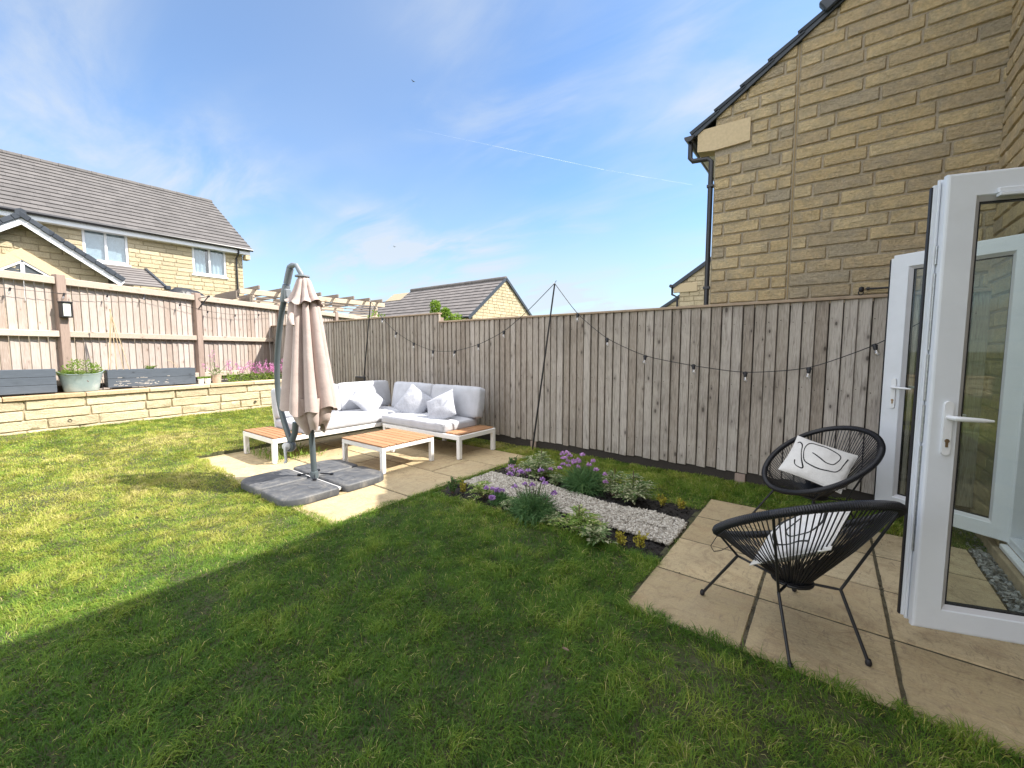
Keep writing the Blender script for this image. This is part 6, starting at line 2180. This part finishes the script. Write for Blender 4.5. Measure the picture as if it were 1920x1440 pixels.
def pot(x, y, z, r, h, mat, label, group=None, name='flower_pot'):
    t = thing(name, label, 'pot', (x, y, z), group)
    m = MB(); m.lathe([(0, 0.0), (r * 0.78, 0.0), (r * 0.80, 0.004), (r * 0.96, h * 0.86), (r, h * 0.86), (r * 1.02, h), (r * 0.93, h), (r * 0.9, h * 0.85), (0, h * 0.85)], (x, y, z), 22)
    m.build('pot', MAT[mat], t, smooth=True, angle=40)
    return t


for (y, lab) in ((2.775, 'white pot of clipped grass, the one touching the trough'), (2.885, 'white pot of clipped grass, nearer the beige pot')):
    t = pot(-9.60, y, ZC(y), 0.052, 0.10, 'pot_white', lab, 'small white grass pots')
    m = MB(); rs = np.random.default_rng(int(y * 100)); k = 170
    th = rs.uniform(0, 2 * PI, k); q = rs.random(k) ** 0.5 * 0.045
    Pp = np.stack([-9.60 + q * np.cos(th), y + q * np.sin(th), np.full(k, ZC(y) + 0.09)], -1)
    m.leaves(Pp, np.stack([np.cos(th) * 0.3, np.sin(th) * 0.3, np.ones(k)], -1), rs.normal(size=(k, 3)), rs.uniform(0.04, 0.065, k), 0.006, rs.random(k))
    m.build('foliage', MAT['lf_fresh'], t)


def spires(parent, spots, mat, seed, n=26, psize=0.018):
    """slender flowering stems: bent stalk with petals along the top part."""
    rs = np.random.default_rng(seed)
    ms = MB(); mf = MB(); ml = MB()
    for (b, tip) in spots:
        b = np.array(b, float); tip = np.array(tip, float)
        mid = (b + tip) / 2 + rs.normal(0, 0.02, 3)
        ms.tube([tuple(b), tuple(mid), tuple(tip)], [0.004, 0.003, 0.002], 5)
        s = rs.uniform(0.62, 1.02, n)
        Pp = b + (tip - b) * s[:, None] + rs.normal(0, 0.018, (n, 3))
        mf.leaves(Pp, rs.normal(size=(n, 3)), rs.normal(size=(n, 3)), psize * rs.uniform(0.8, 1.4, n), psize * rs.uniform(0.7, 1.2, n), rs.random(n))
        k = 12
        s = rs.uniform(0.05, 0.65, k)
        D = rs.normal(size=(k, 3)); D[:, 2] += 0.5
        ml.leaves(b + (tip - b) * s[:, None], D, rs.normal(size=(k, 3)), rs.uniform(0.03, 0.06, k), 0.012, rs.uniform(0.2, 0.9, k))
    ms.build('stems', MAT['stem'], parent); mf.build('flowers', MAT[mat], parent); ml.build('leaves', MAT['lf_varc'], parent)


t = pot(-9.62, 3.04, ZC(3.04), 0.088, 0.165, 'pot_beige', 'beige terracotta pot with leggy pink flowers beside the white pots')
z = ZC(3.04) + 0.14
spires(t, [((-9.62, 3.02, z), (-9.60, 2.96, z + 0.42)), ((-9.62, 3.03, z), (-9.62, 2.99, z + 0.50)), ((-9.62, 3.06, z), (-9.60, 3.28, z + 0.28)), ((-9.62, 3.0, z), (-9.6, 2.82, z + 0.22)), ((-9.62, 3.05, z), (-9.64, 3.08, z + 0.2))], 'pink', 3, 24)
m = MB(); leaf_cloud(m, [(-9.62, 3.04, z + 0.06)], [0.09], 70, 0.05, 0.018, 4); m.build('foliage', MAT['lf_varc'], t)


def wall_flowers(y, hw_, H, nst, mat, label, seed, x=-9.72):
    t = thing('flowering_plant', label, 'plant', (x, y, ZC(y)), 'pink flowers along the retaining wall')
    rs = np.random.default_rng(seed)
    sp_ = []
    z = ZC(y) - 0.02
    for k in range(nst):
        yy = y + rs.uniform(-hw_, hw_); xx = x + rs.uniform(-0.1, 0.12)
        sp_.append(((xx, yy, z), (xx + rs.normal(0, 0.05), yy + rs.normal(0, 0.07), z + H * rs.uniform(0.5, 1.1))))
    spires(t, sp_, mat, seed, 26, 0.020)
    m = MB(); leaf_cloud(m, [(x + 0.03, y + q * hw_, z + 0.07) for q in (-0.8, 0, 0.8)], [0.11, 0.12, 0.11], 240, 0.055, 0.02, seed + 1); m.build('foliage', MAT['lf_fresh'], t)
    return t


wall_flowers(3.42, 0.15, 0.42, 9, 'pink', 'thin loose pink flowers right of the beige pot on the wall', 31)
wall_flowers(3.80, 0.20, 0.40, 14, 'pink', 'looser pinkish flower clump on the wall before the third fence post', 32)
wall_flowers(4.15, 0.20, 0.34, 34, 'pink', 'dense bright pink flower clump on the wall next to the parasol', 33)
wall_flowers(4.52, 0.16, 0.45, 20, 'pink', 'pink flower clump on the wall half hidden by the parasol', 34)
t = pot(-9.62, 4.50, ZC(4.5), 0.10, 0.2, 'pot_red', 'red pot on the wall end behind the parasol')
m = MB(); leaf_cloud(m, [(-9.62, 4.5, ZC(4.5) + 0.3)], [0.14], 160, 0.05, 0.02, 9); m.build('foliage', MAT['lf_fresh'], t)


# ------------------------------------------------------------------ BORDER PLANTS
def pompom(mb, c, r, rs, n=34):
    d = rs.normal(size=(n, 3)); d[:, 2] = np.abs(d[:, 2]) * 0.8 - 0.15
    d /= np.linalg.norm(d, axis=1)[:, None]
    P = np.array(c) + d * r * 0.25
    mb.leaves(P, d, rs.normal(size=(n, 3)), r * rs.uniform(0.7, 1.05, n), r * rs.uniform(0.5, 0.8, n), rs.random(n))


def scabious(x, y, label, heads, mat, seed, R0=0.22, H=0.22, seeds=()):
    t = thing('scabious', label, 'flowering plant', (x, y, 0), 'lilac pompom flowers in the border')
    rs = np.random.default_rng(seed)
    n = 900
    th = rs.uniform(0, 2 * PI, n); q = rs.random(n) ** 0.6
    P = np.stack([x + 0.35 * R0 * q * np.cos(th), y + 0.35 * R0 * q * np.sin(th), 0 * th + 0.0 + 0.05 * rs.random(n)], -1)
    el = rs.uniform(0.05, 1.45, n)
    D = np.stack([np.cos(th) * np.cos(el), np.sin(th) * np.cos(el), np.sin(el)], -1)
    m = MB()
    L = rs.uniform(0.5, 1.0, n) * H * 1.15
    m.leaves(P, D, rs.normal(size=(n, 3)) + [0, 0, 1], L, rs.uniform(0.004, 0.007, n), np.clip(rs.normal(0.45, 0.25, n), 0, 1), -0.45)
    P2 = P + D * L[:, None] * 0.55
    D2 = D + rs.normal(0, 0.5, (n, 3))
    m.leaves(P2, D2, rs.normal(size=(n, 3)) + [0, 0, 1], L * 0.5, rs.uniform(0.004, 0.007, n), np.clip(rs.normal(0.5, 0.25, n), 0, 1), -0.2)
    m.build('foliage', MAT['lf_blue'], t)
    ms = MB(); md = MB(); hd = []
    for (hx, hy, hz) in heads:
        b = (x + 0.35 * (hx - x), y + 0.35 * (hy - y), 0.08)
        md_ = (np.array(b) * 0.4 + np.array((hx, hy, hz)) * 0.6) + rs.normal(0, 0.008, 3)
        ms.tube([b, tuple(md_), (hx, hy, hz)], 0.0022, 5)
        mf = MB(); pompom(mf, (hx, hy, hz), rs.uniform(0.023, 0.033), rs); hd.append(mf)
    for (hx, hy, hz) in seeds:
        b = (x + 0.4 * (hx - x), y + 0.4 * (hy - y), 0.08)
        ms.tube([b, (hx, hy, hz)], 0.0020, 5)
        pompom(md, (hx, hy, hz), 0.011, rs, 16)
    ms.build('stems', MAT['stem'], t)
    for mf in hd: mf.build('flower_head', MAT[mat], t)
    if seeds: md.build('seed_heads', MAT['seed'], t)
    return t


rs_ = np.random.default_rng(77)
H1 = [(-2.02 + rs_.normal(0, 0.13) - 0.03, 3.80 + rs_.normal(0, 0.11), rs_.uniform(0.20, 0.34)) for k in range(19)] + [(-1.72, 3.78, 0.20), (-1.68, 3.70, 0.15), (-2.28, 3.66, 0.18)]
scabious(-1.93, 3.76, 'green mound with many round lilac flower heads, behind the gravel', H1, 'lilac', 3, 0.19, 0.21)
H2 = [(-2.32, 3.02, 0.27), (-2.22, 3.05, 0.30), (-2.14, 3.06, 0.33), (-2.03, 3.10, 0.34), (-1.98, 3.05, 0.28), (-1.92, 3.0, 0.27), (-2.10, 2.95, 0.24), (-2.2, 2.93, 0.20), (-1.80, 2.95, 0.22), (-2.0, 2.92, 0.26)]
S2 = [(-1.97 + float(np.clip(rs_.normal(0, 0.12), -0.2, 0.2)), 2.92 + float(np.clip(rs_.normal(0, 0.08), -0.14, 0.14)), rs_.uniform(0.15, 0.27)) for k in range(22)]
scabious(-1.96, 2.88, 'dark bluish mound with tall lilac flowers and seed heads, before the gravel', H2, 'violet', 4, 0.20, 0.19, S2)
H3 = [(-2.40 + rs_.normal(0, 0.05), 2.93 + rs_.normal(0, 0.05), rs_.uniform(0.06, 0.15)) for k in range(9)]
scabious(-2.38, 2.93, 'low cluster of violet flowers at the front border edge', H3, 'violet', 5, 0.10, 0.08)


def variegated(x, y, Rr, H, label, mat, seed, n=34, leaf=0.05, spike=0):
    t = thing('variegated_shrub', label, 'shrub', (x, y, 0), 'cream and green feathery shrubs in the border')
    rs = np.random.default_rng(seed)
    m = MB()
    ms = MB()
    for k in range(7):
        a = rs.uniform(0, 2 * PI); q = rs.random() ** 0.5 * Rr * 0.55
        h = H * rs.uniform(0.25, 0.75)
        c = (x + q * math.cos(a), y + q * math.sin(a), h * 0.9)
        ms.tube([(x + q * 0.3 * math.cos(a), y + q * 0.3 * math.sin(a), 0), c], [0.005, 0.003], 5)
        fronds(m, c, max(4, n // 5), Rr * 0.62, H * 0.35, leaf, seed * 13 + k, pairs=6, wid=0.34, arch=0.65)
        fronds(m, (c[0], c[1], c[2] * 0.5), max(3, n // 7), Rr * 0.7, H * 0.25, leaf, seed * 17 + k, pairs=6, wid=0.34, arch=0.7)
    if spike:
        fronds(m, (x, y, H * 0.8), 10, 0.05, spike, 0.04, seed + 99, pairs=5, wid=0.35)
        ms.tube([(x, y, 0), (x, y, H + spike * 0.7)], 0.004, 5)
    ms.build('stems', MAT['twig'], t)
    m.build('foliage', MAT[mat], t)
    return t


variegated(-2.60, 2.985, 0.15, 0.17, 'bright green and cream feathery shrub at the front, left end of the gravel', 'lf_var', 41, 26, 0.042)
variegated(-2.52, 3.86, 0.24, 0.24, 'broad cream and green shrub behind the gravel, left of the lilac mound', 'lf_varc', 42, 40, 0.052, 0.12)
variegated(-2.24, 3.74, 0.10, 0.12, 'small silvery green shrub tucked against the rear lilac mound', 'lf_varc', 48, 16, 0.035)
variegated(-1.42, 3.74, 0.20, 0.24, 'grey green feathery shrub behind the gravel, right of the lilac mound', 'lf_varc', 43, 40, 0.05, 0.08)
variegated(-1.62, 3.78, 0.12, 0.20, 'slim silvery shrub between the rear lilac mound and the feathery shrub', 'lf_varc', 49, 18, 0.04, 0.1)
variegated(-1.52, 2.87, 0.17, 0.15, 'feathery pale green shrub at the front, right of the dark mound', 'lf_var', 44, 34, 0.045, 0.08)
variegated(-1.32, 2.815, 0.14, 0.11, 'low cream edged shrub at the front, before the yellow ones', 'lf_varc', 45, 26, 0.05)
variegated(-1.74, 2.87, 0.10, 0.10, 'small silvery shrub at the front under the dark mound', 'lf_varc', 46, 16, 0.035)
variegated(-2.20, 2.90, 0.10, 0.12, 'small grey leaved shrub at the front, left of the dark mound', 'lf_varc', 47, 18, 0.035)


def upright(x, y, H, Rr, label, mat, seed, name, group, n=10):
    t = thing(name, label, 'shrub', (x, y, 0), group)
    rs = np.random.default_rng(seed)
    ms = MB(); m = MB()
    for k in range(n):
        a = rs.uniform(0, 2 * PI); q = Rr * rs.random() ** 0.5
        b = np.array((x + 0.3 * q * math.cos(a), y + 0.3 * q * math.sin(a), 0)); tp = np.array((x + q * math.cos(a), y + q * math.sin(a), H * rs.uniform(0.6, 1.05)))
        ms.tube([tuple(b), tuple(tp)], 0.0022, 5)
        kk = 22
        s = rs.uniform(0.15, 1.0, kk)
        D = rs.normal(size=(kk, 3)) * 0.7; D[:, 2] += 0.8
        m.leaves(b + (tp - b) * s[:, None], D, rs.normal(size=(kk, 3)), rs.uniform(0.016, 0.028, kk), rs.uniform(0.009, 0.014, kk), np.clip(rs.normal(0.5, 0.25, kk), 0, 1))
    ms.build('stems', MAT['twig'], t); m.build('foliage', MAT[mat], t)
    return t


gy = 'little yellow leaved shrubs'
upright(-2.86, 2.95, 0.12, 0.045, 'tiny yellow shrub at the patio end of the front border', 'lf_yel', 61, 'yellow_shrub', gy)
upright(-1.15, 2.83, 0.095, 0.05, 'yellow shrub in the front border, next to the cream edged leaves', 'lf_yel', 62, 'yellow_shrub', gy)
upright(-1.03, 2.88, 0.10, 0.05, 'yellow shrub in the front border, nearest the terrace', 'lf_yel', 63, 'yellow_shrub', gy)
upright(-1.17, 3.80, 0.10, 0.05, 'faded yellow shrub behind the gravel, beside the feathery shrub', 'lf_yel', 64, 'yellow_shrub', gy)
upright(-1.00, 3.81, 0.09, 0.035, 'tiny yellow shrub behind the gravel, nearest the terrace', 'lf_yel', 65, 'yellow_shrub', gy)
gb = 'small dark box plants'
upright(-2.94, 2.89, 0.16, 0.05, 'young dark green box plant at the front patio corner', 'lf_box', 66, 'box_plant', gb, 14)
upright(-3.02, 3.97, 0.13, 0.07, 'young dark green box plant at the far patio corner by the sofa shelf', 'lf_box', 67, 'box_plant', gb, 14)
t = thing('pink_flower', 'small pink flowers at the gravel end near the sofa shelf', 'flowering plant', (-2.80, 3.74, 0))
spires(t, [((-2.80 + q * 0.05, 3.74 + 0.03 * (k % 3), 0), (-2.80 + q * 0.09, 3.74, 0.08 + 0.02 * (k % 2))) for k, q in enumerate((-1.2, -0.5, 0.2, 0.9, 1.6))], 'lilac', 8, 26, 0.018)

# weeds around the sofa shelf leg
t = thing('weed_clump', 'uncut grass clump growing under the wooden sofa shelf', 'weeds', (-5.95, 2.55, 0))
m = MB(); n = 420
rs = np.random.default_rng(5)
P = np.stack([rs.uniform(-6.3, -5.4, n), rs.uniform(2.30, 2.9, n), 0 * rs.random(n)], -1)
D = rs.normal(0, 0.45, (n, 3)); D[:, 2] = 1
m.leaves(P, D, rs.normal(size=(n, 3)), rs.uniform(0.05, 0.15, n), 0.008, rs.uniform(0.2, 0.9, n), -0.3)
m.build('blades', MAT['lf_fresh'], t)

# fallen leaf on the lawn
m = MB(); P = np.array([[(-0.935 + 0.012 * i - 0.003 * abs(j - 1), 1.62 + 0.010 * (j - 1) * (1 - abs(i - 1.5) / 2.4), 0.03 + 0.006 * abs(j - 1)) for j in range(3)] for i in range(4)])
m.grid(P)
tag(m.build('fallen_leaf', plain('dry_leaf', (0.17, 0.12, 0.08), 0.8), loc=(-0.92, 1.62, 0.03)), 'dry brown leaf lying on the shaded lawn', 'leaf')

# ------------------------------------------------------------------ SKY THINGS
m = MB()


a = Vector((-3936.70, 2474.73, 2329.11)); b = Vector((-1587.59, 3351.22, 1501.05)); c = Vector((-879.06, 3380.18, 1222.74))
m.tube([tuple(a.lerp(b, 0.30)), tuple(a.lerp(b, 0.5)), tuple(a.lerp(b, 0.75)), tuple(b)], [0.2, 0.7, 1.5, 1.8], 8)
m.tube([tuple(b), tuple(b.lerp(c, 0.5)), tuple(c)], [0.4, 0.9, 0.6], 8)
tag(m.build('contrail', MAT['trail'], loc=tuple(b)), 'thin white vapour trail across the blue sky', kind='stuff')
for (p, lab) in ((Vector((-46.05, 38.89, 37.01)), 'tiny dark bird high in the middle of the sky'), (Vector((-54.13, 41.48, 17.19)), 'tiny dark bird low in the sky above the parasol side')):
    m = MB()
    m.tube([tuple(p + Vector((-0.16, 0, 0))), tuple(p), tuple(p + Vector((0.17, 0, 0.01)))], [0.012, 0.05, 0.015], 8)
    for sg in (1, -1):
        w = [p + Vector((-0.05, 0, 0.02)), p + Vector((0.07, 0, 0.02)), p + Vector((0.02, sg * 0.3, 0.10)), p + Vector((-0.06, sg * 0.3, 0.10))]
        m.add([tuple(q) for q in w] + [tuple(q + Vector((0, 0, 0.012))) for q in w], [(0, 1, 2, 3), (7, 6, 5, 4), (0, 4, 5, 1), (1, 5, 6, 2), (2, 6, 7, 3), (3, 7, 4, 0)])
    tag(m.build('bird', MAT['gutter'], loc=tuple(p)), lab, 'bird')
